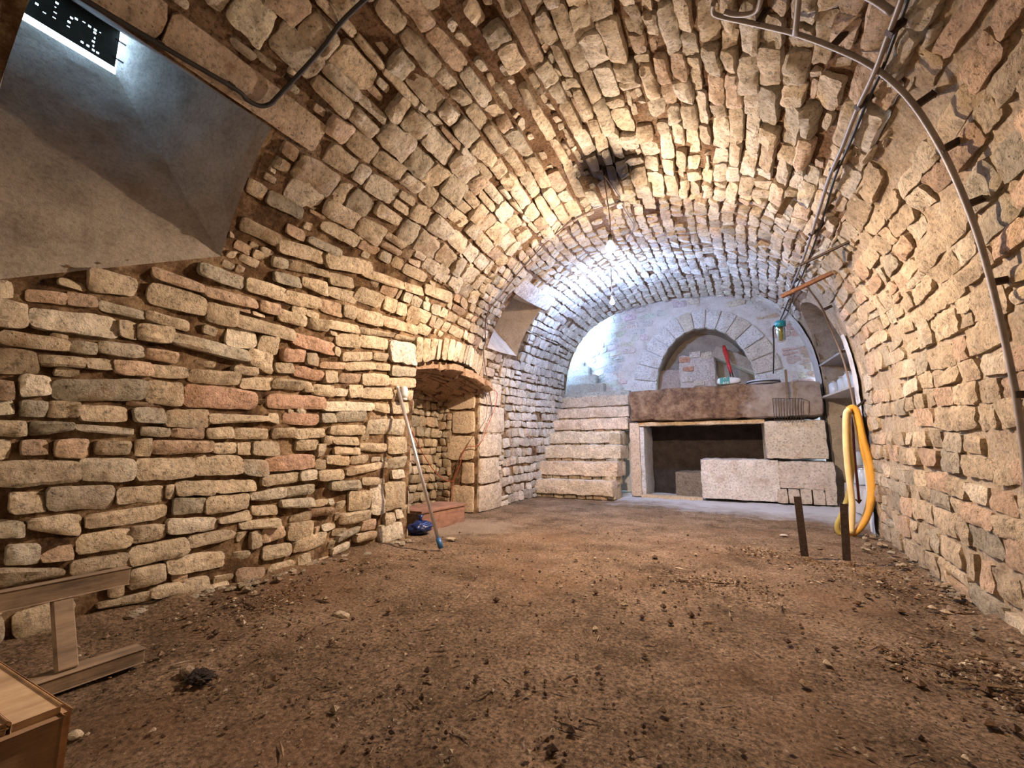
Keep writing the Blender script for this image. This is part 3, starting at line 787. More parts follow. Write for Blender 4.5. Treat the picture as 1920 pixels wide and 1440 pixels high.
# ------------------------------------------------------------------ niche in the left wall
def niche():
    XB = -3.25
    e = empty('niche', (-2.9, 3.4, 0), None, None); del_ = None
    e.parent = wall_left
    # shell behind the stones
    ys = [NI['y0']+(NI['y1']-NI['y0'])*i/14 for i in range(15)]
    front = [vault(0, NI['y0'])[0]]+[vault(.2*k, NI['y0'])[0] for k in range(1, 7)]+[vault(niche_top(y), y)[0] for y in ys]+[vault(.2*k, NI['y1'])[0] for k in range(6, -1, -1)]
    back = [Vector((XB, min(max(p.y, NI['y0']+.02), NI['y1']-.02), p.z*.93)) for p in front]
    o = loft('shell', [[p+Vector((.0, 0, 0)) for p in front], back], 'mortar', None, .02, 8, 6, False); keep2(o, e)
    o = meshobj('shell_back', back, [tuple(range(len(back)))], 'mortar'); keep2(o, e)
    bx_ = [(-3.4, NI['y0']-.12, -.1), (-3.4, NI['y1']+.12, -.1), (-3.4, NI['y1']+.12, 1.75), (-3.4, NI['y0']-.12, 1.75), (-2.50, NI['y0']-.12, -.1), (-2.74, NI['y1']+.12, -.1), (-2.74, NI['y1']+.12, 1.75), (-2.50, NI['y0']-.12, 1.75)]
    keep2(meshobj('backing', bx_, [(0, 1, 2, 3), (0, 4, 7, 3), (1, 5, 6, 2), (3, 2, 6, 7), (0, 1, 5, 4)], 'dark'), e)  # added dark box, blocks stray light at the shell joints
    # far jamb: big dressed blocks, faces the camera
    S1 = Stones(e, 'block', limit=60)
    yj = NI['y1']-.015
    def jamb(s, u): return Vector((u, yj, s)), Vector((0, -1, 0))
    for (sa, sb, ua, ub) in ((0, .30, -2.70, -3.0), (.31, .56, -2.70, -2.86), (.57, .86, -2.70, -3.06), (.87, 1.14, -2.70, -3.0), (1.15, 1.42, -2.70, -3.08)):
        S1.add(jamb, [(sa+.01, ub), (sa+.01, ua-.005), (sb-.01, ua-.005), (sb-.01, ub)], .02, (.60, .47, .33), amp=.01, wob=.04, p=10, tilt=.004)
    S1.build()
    S2 = Stones(e, 'stone_rough', limit=120)
    lay_rows(S2, jamb, 0, 1.4, -3.22, -3.02, (.07, .12), (.08, .16), None, .03, .01, None, 0, lambda R, a, b: tan(R))
    def bk(s, y): return Vector((XB+.01, y, s)), Vector((1, 0, 0))
    lay_rows(S2, bk, 0, 1.36, NI['y0'], NI['y1'], (.07, .13), (.10, .22), None, .045, .012, None, 0, lambda R, a, b: tan(R))
    def nj(s, u): return Vector((u, NI['y0']+.015, s)), Vector((0, 1, 0))
    lay_rows(S2, nj, 0, 1.4, XB, -2.4, (.08, .13), (.12, .24), None, .03, .012, None, 0, lambda R, a, b: tan(R))
    def sof(s, y):   # soffit courses
        t = niche_top(y); return Vector((-2.45-s, y, t*(1-.07*s/.8)-.035)), Vector((0, 0, -1))
    lay_rows(S2, sof, 0, .78, NI['y0'], NI['y1'], (.07, .12), (.2, .34), None, .02, .012, None, 0, lambda R, a, b: tuple(x*.7 for x in (.62, .40, .25)))
    S2.build()
def keep2(ch, par):
    ch.parent = par; ch.matrix_parent_inverse = Matrix.Translation(-par.location) if par.parent is None or True else None
_oldlink = None
class _E: pass
niche_parent_fix = True
# stones of the niche are children of an empty placed at the origin, so their own locations hold
def niche_origin(): pass
_e = empty
def empty(name, loc, label, cat, group=None):
    if name == 'niche': loc = (0, 0, 0)
    return _e(name, loc, label, cat, group)
niche()

# ------------------------------------------------------------------ alcove on the right
def alcove():
    e = _e('alcove', (0, 0, 0), None, None); e.parent = wall_right
    XA = 1.50; K = 26
    ys = [AL['y0']+(AL['y1']-AL['y0'])*(1-math.cos(math.pi*i/K))/2 for i in range(K+1)]
    front = [vault(L-.25*k, AL['y0']) for k in range(0, 5)]+[vault(L-alc_s(y), y) for y in ys]+[vault(L-.25*k, AL['y1']) for k in range(4, -1, -1)]
    cs = [(0, AL['y0']), (.6, AL['y0'])]
    skirt = []
    for p, n in front:
        dy = (p.y-(AL['y0']+AL['y1'])/2); dz = max(0, p.z-1.1); ln_ = math.hypot(dy, dz) or 1
        q = Vector((p.x, p.y+dy/ln_*.10, p.z+dz/ln_*.10)); s_, Y_ = sOf(q), q.y
        pp, nn = vault(s_, Y_); skirt.append(pp-nn*.035)
    front = [p+n*.012 for p, n in front]
    loft('reveal_edge', [skirt, front], 'mortar_right', e, 0, 2, 5, False)
    back = [Vector((XA, p.y, p.z)) for p in front]
    loft('reveal', [front, [Vector((max(1.02, p.x+.08), p.y, p.z)) for p in front], back], 'plaster', e, .012, 6, 5, False)
    me = meshobj('alcove_back', back, [tuple(range(len(back)))], 'plaster', e)
    return e
alc = alcove()
# whitewashed band of the right wall between rough stone and alcove, and beyond the alcove
def band(y0, y1, s0, s1, nm, off):
    ss = np.linspace(s0, s1, 36); ys = np.linspace(y0, y1, max(3, int((y1-y0)/.06)+1)); V, Fc = [], []
    for s in ss:
        for y in ys:
            if AL['y0']-.06 < y < AL['y1']+.06 and y0 > AL['y0']-.5: pass
            P, n = vault(s, y); V.append(P+n*(off+.006*noise.noise(P*9)+.004*noise.noise(P*25)))
    for i in range(len(ss)-1):
        for j in range(len(ys)-1):
            cs, cy = (ss[i]+ss[i+1])/2, (ys[j]+ys[j+1])/2
            if in_alc(cs, cy): continue
            Fc.append((i*len(ys)+j, i*len(ys)+j+1, (i+1)*len(ys)+j+1, (i+1)*len(ys)+j))
    return meshobj(nm, V, Fc, 'whitewash', wall_right, True)
band(4.66, AL['y0'], L-1.55, L, 'plaster_band', .022)
band(AL['y1'], YB, L-2.6, L, 'plaster_band', .022)

# ------------------------------------------------------------------ far end wall (bent towards the stairwell), segmental arch
YW = 7.45
wall_back = _e('wall_back', (0, 0, 0), None, None); wall_back['kind'] = 'structure'
PLAN = [(-2.84, 8.30), (-2.50, 7.90), (-2.20, 7.62), (-1.9, YW), (1.3, YW)]
def plan_at(u):
    for (a, b) in zip(PLAN, PLAN[1:]):
        if u <= b[0] or b is PLAN[-1]:
            k = (u-a[0])/(b[0]-a[0]); return a[1]+(b[1]-a[1])*k, (b[1]-a[1])/(b[0]-a[0])
def bw(s, u):
    y, sl = plan_at(u); n = Vector((sl, -1, 0)).normalized()
    P = Vector((u, y, s)); return P+n*.012*noise.noise(P*1.3), n
ARC = atY(1328, 722, YW); ACX, ACZ = ARC.x, 1.62
_l, _r2, _t = atY(1229, 722, YW), atY(1418, 706, YW), atY(1325, 612, YW)
ARX = (_r2.x-_l.x)/2; ACX = (_r2.x+_l.x)/2; ARZ = _t.z-ACZ
_ol, _or, _ot = atY(1193, 722, YW), atY(1480, 700, YW), atY(1325, 578, YW)
OX = (_or.x-_ol.x)/2; OZ = _ot.z-ACZ
def in_arch(s, u, g=0): 
    return s > ACZ-.45 and ((u-ACX)/(ARX+g))**2+(max(0, s-ACZ)/(ARZ+g))**2 < 1
def in_firebox(s, u): return -1.42 < u < .25 and s < 1.12
us = sorted(list(np.arange(-2.84, 1.3, .06))+[1.3]); ss = np.arange(0, 3.45, .06)
V, Fc = [], []
for s in ss:
    for u in us:
        if s > ACZ-.45:
            d = math.hypot((u-ACX)/ARX, max(0, s-ACZ)/ARZ)
            if .88 < d < 1.12:
                u2 = ACX+(u-ACX)/d; s2 = ACZ+max(0, s-ACZ)/d if s > ACZ else s
                P, n = bw(s2, u2); V.append(P); continue
        P, n = bw(s, u); V.append(P+n*.008*noise.noise(P*8))
nu = len(us)
for i in range(len(ss)-1):
    for j in range(nu-1):
        cs, cu = (ss[i]+ss[i+1])/2, (us[j]+us[j+1])/2
        if in_arch(cs, cu) or in_firebox(cs, cu): continue
        Fc.append((i*nu+j, i*nu+j+1, (i+1)*nu+j+1, (i+1)*nu+j))
meshobj('plaster_face', V, Fc, 'whitewash', wall_back, True)
WB = Stones(wall_back, 'white_stone', limit=280)
# voussoirs
K = 15
for k in range(K):
    t0, t1 = math.pi*(k+.04)/K, math.pi*(k+.96)/K
    f = lambda t, a, b: (ACZ+b*math.sin(t)-.02, ACX-a*math.cos(t))
    q = [f(t0, ARX, ARZ), f(t1, ARX, ARZ), f(t1, OX, OZ), f(t0, OX, OZ)]
    WB.add(bw, q, .05, (.72, .71, .69) if rng.random() < .7 else (.68, .62, .52), amp=.005, wob=.02, p=14, tilt=.004, nx=4, ny=5)
def mask_b(s, u): return ((u-ACX)/(OX+.02))**2+(max(0, s-ACZ)/(OZ+.02))**2 < 1 or (s < 1.6 and u > -1.6)
occb = Occ(0, 3.5, -3.1, 1.3)
lay_rows(WB, bw, 1.2, 3.4, -2.82, 1.2, (.10, .17), (.16, .36), occb, .02, .012, mask_b, .10, lambda R, s, u: tuple(x*R.uniform(.88, 1.06) for x in ((.72, .70, .66) if u < .4 else (.62, .50, .42))), .03, prf=lambda R, s, u: R.uniform(.002, .022), amp=.010)
WB.build()
# recess within the arch
K = 24
fr = [bw(ACZ-.4, ACX-ARX)[0]]+[bw(ACZ+ARZ*math.sin(math.pi*k/K), ACX-ARX*math.cos(math.pi*k/K))[0] for k in range(K+1)]+[bw(ACZ-.4, ACX+ARX)[0]]
bk = [Vector((p.x, YW+.55, p.z)) for p in fr]
loft('arch_reveal', [fr, bk], 'plaster', wall_back, .012, 6, 6, False)
meshobj('arch_back', bk, [tuple(range(len(bk)))], 'plaster', wall_back)
# masonry remains inside: pale pier, flaking brick, slanting hood
rough_box('pier', (-.93, YW+.22, 1.45), (-.36, YW+.54, 2.28), 'white_stone', wall_back, .08, .03, .05, (.66, .58, .52), 3)
rough_box('pier', (-1.30, YW+.30, 1.45), (-.90, YW+.54, 2.08), 'white_stone', wall_back, .08, .03, .05, (.55, .44, .38), 5)
for k, (x, z, h) in enumerate(((-.90, 2.20, .10), (-.74, 2.27, .11), (-.56, 2.24, .12), (-.86, 2.04, .09), (-.88, 1.86, .09), (-.70, 1.78, .09))):
    rough_box('brick', (x, YW+.205, z-h/2), (x+.17, YW+.34, z+h/2-.01), 'white_stone', wall_back, .05, .01, .008, ((.62, .33, .22), (.70, .62, .55), (.66, .58, .45))[k % 3], 20+k)
obj_h = obox('hood', ((-.0, YW+.36, 2.10)), (.36, 0, -.20), (0, .17, 0), (.05, 0, .08), 'plaster', wall_back, .01)

# front wall behind the photographer
V = [(-2.6, YF, -.05), (1.1, YF, -.05), (1.1, YF, 2.95), (-2.6, YF, 2.95)]
wall_front = tag(meshobj('wall_front', V, [(3, 2, 1, 0)], 'plaster'), kind='structure')

# ------------------------------------------------------------------ stairwell shell beyond the vault
sw = tag(meshobj('wall_stairwell', [(-3.0, YB-.02, 0), (-3.0, YB-.02, 3.6), (-3.35, 8.2, 0), (-3.35, 8.2, 3.6), (-3.95, 9.1, 0), (-3.95, 9.1, 3.6)], [(0, 1, 3, 2), (2, 3, 5, 4)], 'whitewash'), kind='structure')
ce2 = tag(meshobj('ceiling_stairwell', [(-4.1, YB-.15, 3.42), (1.5, YB-.15, 3.42), (1.5, 9.2, 3.42), (-4.1, 9.2, 3.42)], [(0, 1, 2, 3)], 'whitewash'), kind='structure')
# closing strip between the vault's far edge and the stairwell ceiling
V, Fc = [], []
for i in range(NT+1):
    s = L*i/NT; p, n = vault(s, YB); V += [p+n*.0, Vector((p.x*1.25+.2, YB+.02, p.z+.9)) if i else p]
for i in range(40, 180): Fc.append((2*i, 2*i+2, 2*i+3, 2*i+1))
tag(meshobj('wall_above_arch', V, Fc, 'whitewash'), kind='structure')

# ------------------------------------------------------------------ staircase
stair = empty('staircase', (-2.3, 5.9, 0), 'worn stone stairs of thick blocks climbing beside the stone counter', 'staircase')
ST_PX = [(985, 1147, 900), (1003, 1157, 866), (1015, 1163, 835), (1028, 1163, 809), (1042, 1177, 785), (1050, 1178, 764), (1065, 1178, 742)]
zprev = 0; R = random.Random(5)
for k, (xa, xb, yt) in enumerate(ST_PX):
    Y = 5.93+.205*k
    a, b = atY(xa, yt, Y), atY(xb, yt, Y); z = (a.z+b.z)/2; th = min(.20, (z-zprev)*.84)
    x0 = a.x if k < 2 else a.x-.12
    rough_box('step', (x0, Y, z-th), (min(b.x, -1.60), Y+.5, z), 'stone', stair, .045, .016, .016, (.72*R.uniform(.94, 1.06), .60, .46), k+1)
    # packing of small stones beneath each step
    x = x0+.06; j = 0
    while x < min(b.x, -1.6)-.1:
        l = R.uniform(.1, .22)
        rough_box('packing_stone', (x, Y+.05, zprev), (min(x+l-.012, min(b.x, -1.62)-.02), Y+.3, z-th+.012), 'stone_rough', stair, .05, .008, .012, tan(R), 40+j+k*9)
        x += l; j += 1
    zprev = z
z7 = zprev
# rubble side of the lower steps, towards the counter
for k in range(5):
    x = -1.72; zt = [.22, .46, .62, .80, .94][k]
    for j in range(2):
        y = 6.05+.17*j+.1*k
        rough_box('side_stone', (-1.82, y, .0+.19*k), (-1.655+.02*R.random(), y+.17, .18+.19*k), 'stone_rough', stair, .05, .012, .02, tan(R), 80+k*3+j)
# upper winders, turning away to the left
UP = [(1050, 1180, 739, 7.28), (1050, 1131, 723, 7.42), (1052, 1117, 707, 7.58), (1052, 1102, 690, 7.76), (1052, 1089, 673, 7.96)]
for k, (xa, xb, yt, Y) in enumerate(UP):
    a, b = atY(xa, yt, Y), atY(xb, yt, Y)
    rough_box('step', (a.x-.3, Y, 1.2), (b.x, Y+.9, a.z), 'white_stone', stair, .10, .008, .012, (.50, .49, .44), k+11)
a = atY(1062, 640, 8.5); b = atY(1073, 672, 8.5)
rough_box('stub_post', (a.x-.02, 8.5, b.z-.2), (b.x+.02, 8.62, a.z), 'white_stone', stair, .06, .01, .02, (.6, .6, .56), 31)

# ------------------------------------------------------------------ stone counter
cnt = empty('stone_counter', (-.3, 6.9, 0), 'massive stone counter with stained slab over a dark square opening', 'counter')
def slabfn(p):
    q = p.copy()
    if p.z > 1.5: q.z += .02*noise.noise(Vector((p.x*3, 0, 1)))
    return q
rough_box('slab', (-1.54, 6.66, 1.12), (.90, YW-.02, 1.585), 'slab', cnt, .06, .022, .035, (.4, .3, .2), 2, 5, slabfn)
rough_box('lintel', (-1.44, 6.74, 1.045), (.24, 6.95, 1.10), 'block', cnt, .07, .012, .012, (.56, .42, .27), 4)
rough_box('jamb', (-1.57, 6.70, 0), (-1.42, 6.95, 1.10), 'block', cnt, .07, .014, .02, (.58, .46, .35), 6)
rough_box('jamb', (-1.46, 6.74, 0), (-1.36, YW-.03, 1.04), 'white_stone', cnt, .08, .012, .02, (.62, .60, .58), 7)
rough_box('upper_block', (.23, 6.68, .575), (.90, YW-.03, 1.07), 'white_stone', cnt, .045, .014, .012, (.62, .54, .43), 8)
rough_box('lower_block', (-.585, 6.60, .03), (.35, YW-.05, .56), 'white_stone', cnt, .045, .014, .012, (.72, .66, .60), 9)
rough_box('lower_block', (.33, 6.61, .20), (.94, YW-.05, .54), 'white_stone', cnt, .045, .016, .014, (.62, .54, .46), 10)
for k in range(5):
    x0 = .30+.128*k
    rough_box('base_stone', (x0, 6.59, .02), (x0+.118, 6.9, .20), 'white_stone', cnt, .05, .012, .01, (.60, .52, .43), 12+k)
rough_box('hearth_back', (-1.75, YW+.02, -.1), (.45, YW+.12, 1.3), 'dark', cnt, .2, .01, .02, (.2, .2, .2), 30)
rough_box('hearth_stone', (-1.0, 7.1, 0), (-.55, YW-.02, .36), 'stone_rough', cnt, .08, .02, .03, (.30, .24, .18), 31)
rough_box('threshold', (-1.42, 6.66, -.04), (-.58, 6.84, .035), 'block', cnt, .07, .008, .015, (.56, .44, .30), 33)

exec_later = []
# ------------------------------------------------------------------ hanging bulb, junction box and cables
hook = hit(1133, 326); ch = vault(*hitS(1133, 326))[0]
t = empty('pendant_bulb', BULB, 'lit bare bulb hanging on a cable below the sooty patch of the vault', 'lamp')
prof_b = [(.0, .058), (.013, .056), (.015, .040), (.026, .026), (.036, .006), (.037, -.010), (.028, -.028), (.014, -.038), (0, -.041)]
lathe('bulb', [(r, z-.03) for r, z in prof_b], BULB, 'bulb', t, 16)
lathe('socket', [(0, .075), (.012, .075), (.017, .065), (.017, .022), (.0, .02)], BULB, 'black', t, 12)
tube('cord', [BULB+Vector((0, 0, .07)), BULB+Vector((.004, 0, .2)), BULB+Vector((-.006, -.04, .4)), ch+Vector((.0, .0, -.05)), ch+Vector((.01, 0, -.005))], .004, 'wire', t, 6, fine=5)
jb = vault(*hitS(1163, 378)); jn = jb[1]; jp = jb[0]+jn*.035
t = empty('junction_box', jp, 'small round white junction box on the vault beside the hanging bulb', 'junction box')
lathe('box', [(0, -.012), (.030, -.012), (.032, 0), (.032, .014), (.026, .02), (0, .02)], jp, 'white', t, 16, jn)
for k in range(2): lathe('screw', [(0, 0), (.004, 0), (.004, .003), (0, .003)], jp+jn*.021+Vector((0, .015*(2*k-1), 0)), 'iron', t, 8, jn)
def clear_pt(px, py, off):
    """the point on the line of sight that stands `off` clear of the masonry"""
    d = ray(px, py); t = (hit(px, py)-O).length
    for _ in range(400):
        P = O+d*t; sv, n = vault(sOf(P), P.y)
        if (P-sv).dot(n) >= off: break
        t -= .01
    return P, n
def on_vault(pxs, off):
    out = []
    for (x, y) in pxs:
        out.append(clear_pt(x, y, off+.015)[0])
    return out
def cable(name, pxs, r, m, label, cat, off=.03, clips=(), fine=4, n=7, clipm='iron', extra=None):
    pts = on_vault(pxs, off)
    if extra: pts += extra
    t = empty(name, pts[0], label, cat)
    tube('run', pts, r, m, t, n, fine=fine)
    for (x, y) in clips:
        P, nn = clear_pt(x, y, off+.015); P = P-nn*(off+.01)
        obox('clip', P+nn*(off*.6), Vector((0, .009, 0)), nn.cross(Vector((0, 1, 0)))*.012, nn*(off*.6+.006), clipm, t, .002)
    return t
cable('loose_wire', [(1133, 330), (1150, 352), (1163, 372)], .004, 'wire', 'short brown wire from the ceiling hook to the white junction box', 'cable', .04)
cable('loose_wire', [(1166, 384), (1178, 405), (1188, 425), (1176, 450), (1162, 476)], .004, 'wire', 'thin wire looping below the junction box on the vault', 'cable', .05)
cable('wall_cable', [(1160, 381), (1120, 392), (1076, 412), (1040, 440), (1000, 480), (965, 520), (940, 553), (915, 585), (910, 612), (910, 640), (907, 668)], .006, 'wire', 'thin cable running from the junction box down the left of the vault', 'cable', .03, ((1076, 412), (965, 520), (912, 590), (910, 640)), extra=[vault(1.10, 4.36)[0]+Vector((.05, 0, 0)), vault(1.0, 4.36)[0]+Vector((.05, 0, 0))])

# socket with plug on the dressed pillar
sp = hit(903, 733); sp = vault(*hitS(903, 733)); P = sp[0]+sp[1]*.055
t = empty('wall_socket', P, 'grey surface socket with black plug on the dressed stones by the niche', 'socket')
obox('housing', P, (.018, 0, 0), (0, .034, 0), (0, 0, .045), 'grey', t, .006)
lathe('plug', [(0, 0), (.017, 0), (.016, .03), (.008, .045), (.006, .06), (0, .06)], P+Vector((.016, .004, .012)), 'black', t, 10, (1, .5, 0))
pl = P+Vector((.055, .045, .012))
jx = lambda px, py: atY(px, py, 4.06)
tube('lead', [pl, pl+Vector((.05, .04, -.03)), pl+Vector((.03, .03, -.2)), P+Vector((.04, -.03, -.42)), P+Vector((.0, -.12, -.62)), jx(872, 840), jx(862, 872), jx(850, 905), jx(848, 950), jx(852, 965)], .0045, 'redwire', t, 6, fine=4)
tube('lead', [P+Vector((0, 0, -.045)), P+Vector((.03, -.01, -.18)), P+Vector((.02, -.05, -.36)), jx(884, 822), jx(868, 850), jx(852, 876)], .003, 'wire', t, 6, fine=4)

# black cable along the lintel of the near recess, and up over the vault
cable('black_cable', [(118, -30), (160, 0), (300, 84), (440, 166), (462, 186), (486, 198), (504, 196), (520, 182), (600, 96), (640, 42), (690, -6), (730, -45)], .010, 'black', 'thick black cable along the lintel of the daylit recess, bending up the vault', 'cable', .035, ((300, 84), (434, 162), (545, 152)), fine=5)

# conduits on the right of the vault
pc = cable('arched_conduit', [(1338, 6), (1336, 20), (1348, 30), (1420, 46), (1490, 63), (1560, 88), (1635, 124), (1700, 180), (1750, 252), (1790, 330), (1830, 430), (1856, 520), (1880, 620), (1903, 730), (1918, 830), (1928, 930)], .010, 'conduit', 'grey metal conduit arching over the right side of the vault down to the wall', 'pipe', .045, ((1420, 46), (1560, 88), (1715, 200), (1765, 282), (1812, 384), (1858, 530), (1905, 740)), fine=4, n=10)
cable('slanting_conduit', [(1702, -40), (1690, 0), (1664, 70), (1640, 135), (1605, 210), (1580, 275), (1556, 330), (1534, 400), (1515, 460), (1495, 515), (1480, 548)], .009, 'conduit', 'grey conduit running lengthwise down the right of the vault, crossing the arched one', 'pipe', .06, ((1670, 60), (1610, 200), (1561, 318), (1520, 440), (1488, 530)), fine=4, n=10)
cable('twin_cable', [(1714, -40), (1702, 0), (1676, 72), (1655, 128), (1620, 205), (1594, 268), (1566, 332), (1546, 400), (1526, 460), (1505, 515), (1490, 548), (1478, 585), (1466, 602)], .006, 'black', 'dark thin cable following close behind the lengthwise conduit', 'cable', .03, (), fine=4)
cable('short_conduit', [(1500, -40), (1496, 10), (1491, 64)], .011, 'conduit', 'short grey conduit dropping onto the arched one near the crown', 'pipe', .06, (), fine=3, n=10)
cable('short_conduit', [(1600, -20), (1640, 0), (1674, 24)], .011, 'conduit', 'short grey conduit joining the lengthwise one at the top edge of the picture', 'pipe', .05, (), fine=3, n=10)
cable('bent_conduit', [(1358, 22), (1375, 27), (1400, 27), (1418, 20), (1425, 5), (1430, -30)], .010, 'conduit', 'small hooked conduit bend above the start of the arched conduit', 'pipe', .045, (), fine=5, n=10)
cable('far_cable', [(1498, 518), (1515, 540), (1540, 575), (1556, 612), (1578, 665), (1592, 715), (1600, 755), (1606, 775)], .008, 'wire', 'brown cable curving down past the jar alcove towards the yellow hose', 'cable', .045, ((1546, 580), (1575, 660)), fine=4)

# bars sticking out of the vault
def spike(name, base, tip_px, Yt, w_, h_, m, label, cat, nub=True):
    p0, nn = vault(*hitS(*base)); p1 = atY(*tip_px, Yt)
    t = empty(name, p0, label, cat)
    bar('bar', p0-nn*.03, p1, w_, h_, m, t)
    if nub: lathe('mortar_collar', [(0, -.01), (.03, -.01), (.026, .012), (w_*.6, .02), (0, .02)], p0, 'mortar', t, 9, nn)
    return t
spike('wooden_peg', (1482, 362), (1460, 404), hitS(1482, 362)[1]-.02, .042, .036, 'wood', 'short brown wooden peg stuck in the vault left of the conduit', 'peg')
spike('wooden_bar', (1566, 510), (1466, 556), hitS(1566, 510)[1]+.25, .03, .022, 'wood_red', 'red-brown wooden bar sticking out across the conduit near the alcove', 'bar')
spike('iron_rod', (1604, 449), (1500, 497), hitS(1604, 449)[1]+.35, .010, .010, 'iron', 'thin dark iron rod sticking out above the red-brown wooden bar', 'rod')

# hanging filter with teal cap, on its hook
fp = atY(1462, 600, 5.2)
t = empty('water_filter', fp, 'cylindrical water filter with teal cap hanging from the end of the cables', 'filter')
sc = depth(fp)/F
lathe('cap', [(0, -2*sc), (7*sc, -2*sc), (9*sc, -4*sc), (9*sc, -13*sc), (7*sc, -14*sc), (0, -14*sc)][::-1], fp, 'teal', t, 18)
lathe('bowl', [(7.2*sc, -14*sc), (7.0*sc, -38*sc), (5*sc, -42*sc), (0, -42*sc)], fp, 'filter_glass', t, 18)
lathe('cartridge', [(0, -15*sc), (4*sc, -15*sc), (4*sc, -38*sc), (0, -38*sc)], fp, 'hose_green', t, 12)
tube('hanger', [fp+Vector((0, 0, -2*sc)), fp+Vector((.02, 0, .03)), atY(1472, 580, 5.2), vault(*hitS(1480, 560))[0]], .007, 'black', t, 6, fine=4)
tube('outlet_pipe', [fp+Vector((-9*sc, 0, -10*sc)), fp+Vector((-12*sc, .0, -16*sc)), atY(1451, 650, 5.6), atY(1450, 700, 6.85)], .008, 'black', t, 8, fine=4)

# ------------------------------------------------------------------ things on and at the counter
top = 1.590
# white sack with green label
c0 = atY(1367, 715, 6.78); c0.z = top+.01
t = empty('white_sack', c0, 'small white sack with a green label lying on the counter slab', 'bag')
bm = bmesh.new(); bmesh.ops.create_uvsphere(bm, u_segments=24, v_segments=14, radius=1)
for v in bm.verts:
    p = v.co; q = Vector([math.copysign(abs(c)**.6, c) for c in p])
    k = 1-.25*max(0, q.x); v.co = Vector((q.x*.155, q.y*.07*k, .055+q.z*.055*k*(1+.1*noise.noise(q*3))))
me = bpy.data.meshes.new('sack'); bm.to_mesh(me); bm.free(); smooth(me); ob = link('sack', me, 'white', t)
ob = meshobj('label', [(x, -.071 + .004*abs(z-.055)/.05, z) for z in np.linspace(.008, .104, 7) for x in np.linspace(-.115, .01, 7)], [(j*7+i, j*7+i+1, (j+1)*7+i+1, (j+1)*7+i) for j in range(6) for i in range(6)], 'green_label', t)
def text(body, size, loc, rot, m, parent, name='lettering', ext=.0008):
    cu = bpy.data.curves.new(name, 'FONT'); cu.body = body; cu.size = size; cu.extrude = ext; cu.align_x = 'CENTER'; cu.align_y = 'CENTER'
    tmp = bpy.data.objects.new('tmp', cu); C.objects.link(tmp); dg = bpy.context.evaluated_depsgraph_get(); me = bpy.data.meshes.new_from_object(tmp.evaluated_get(dg)); bpy.data.objects.remove(tmp)
    me.materials.clear(); o = bpy.data.objects.new(name, me); C.objects.link(o); me.materials.append(MT[m]); o.rotation_euler = rot; o.location = loc; o.parent = parent
    return o
text('are', .062, (-.040, -.0745, .030), (math.pi/2, math.radians(0), 0), 'white', t)
text('C', .05, (-.050, -.0745, .088), (math.pi/2, math.radians(90), 0), 'white', t)
# enamel hotplate tray
c1 = atY(1430, 705, 6.95); c1.z = top+.008
t = empty('round_tray', c1, 'low round metal pan with a dark rim on the right of the slab', 'pan')
lathe('pan', [(0, 0), (.19, 0), (.20, .012), (.205, .05), (.198, .052), (.19, .02), (0, .018)], c1, 'enamel', t, 28)
lathe('rim', [(.203, .018), (.212, .02), (.212, .034), (.203, .036)], c1, 'black', t, 28)
# red torch-like bottle leaning in the arch
b0 = atY(1377, 705, 7.30); b0.z = top; b1 = atY(1357, 648, YW+.10)
t = empty('red_tongs', b0, 'red handled tool with two black prongs leaning in the arch', 'tool')
d = b1-b0
sd_ = d.cross(Vector((0, 1, 0))).normalized()
for sg in (-1, 1): tube('prong', [b0+sd_*.018*sg, b0+d*.5+sd_*.014*sg], .009, 'black', t, 7)
tube('handle', [b0+d*.36, b0+d*.50, b0+d*.62, b0+d*.74, b0+d*.88, b1], lambda u: [.016, .030, .024, .030, .036, .020][min(5, int(u*5+.5))], 'red', t, 10, fine=0)

# wire grill basket on the front of the counter
def grill():
    Y = 6.60
    P = lambda x, y: atY(x, y, Y)
    t = empty('grill_basket', P(1477, 788), 'black wire grill with upright handle leaning on the counter front', 'grill')
    tl, tr, bl, br = P(1449, 747), P(1503, 747), P(1452, 787), P(1503, 787)
    tube('frame', [tl, tr, br, bl], .0055, 'iron', t, 6, closed=True)
    for k in range(1, 10):
        u = k/10; tube('wire', [tl.lerp(tr, u)+Vector((0, -.004, 0)), bl.lerp(br, u)+Vector((0, -.004, 0))], .0038, 'iron', t, 5)
    side = P(1518, 752)+Vector((0, .04, 0))
    tube('side_wire', [tr, side, side+Vector((-.02, 0, -.18)), br], .0035, 'iron', t, 5)
    bar('handle', P(1477, 747), P(1473, 693), .028, .012, 'wood', t, (0, 1, 0))
    # the grill rests on the ledge of the upper block and against the slab
grill()

# ------------------------------------------------------------------ alcove shelves and jars
def shelf(px, py, x0, label, nm='jar_shelf', thick=.022):
    p = atY(px, py, 6.80); z = p.z
    t = empty(nm, (1.25, 5.9, z), label, 'shelf')
    V = [(p.x+.02, 6.82, z), (1.49, 6.82, z), (1.49, 5.0, z), (1.12, 5.0, z)]
    V = [Vector(v) for v in V]; V2 = [v-Vector((0, 0, thick)) for v in V]
    o = meshobj('board', V+V2, [(3, 2, 1, 0), (4, 5, 6, 7), (0, 1, 5, 4), (1, 2, 6, 5), (2, 3, 7, 6), (3, 0, 4, 7)], 'shelf'); keep(o, t)
    for y in (6.5, 5.4): keep(obox('bracket', (1.38, y, z-thick-.03), (.11, 0, 0), (0, .012, 0), (0, 0, .028), 'wood'), t)
    return z
zs1 = shelf(1533, 684, 0, 'upper wooden shelf of the arched alcove, few jars on it')
zs2 = shelf(1533, 745, 0, 'lower pale shelf in the arched alcove, crowded with glass jars')
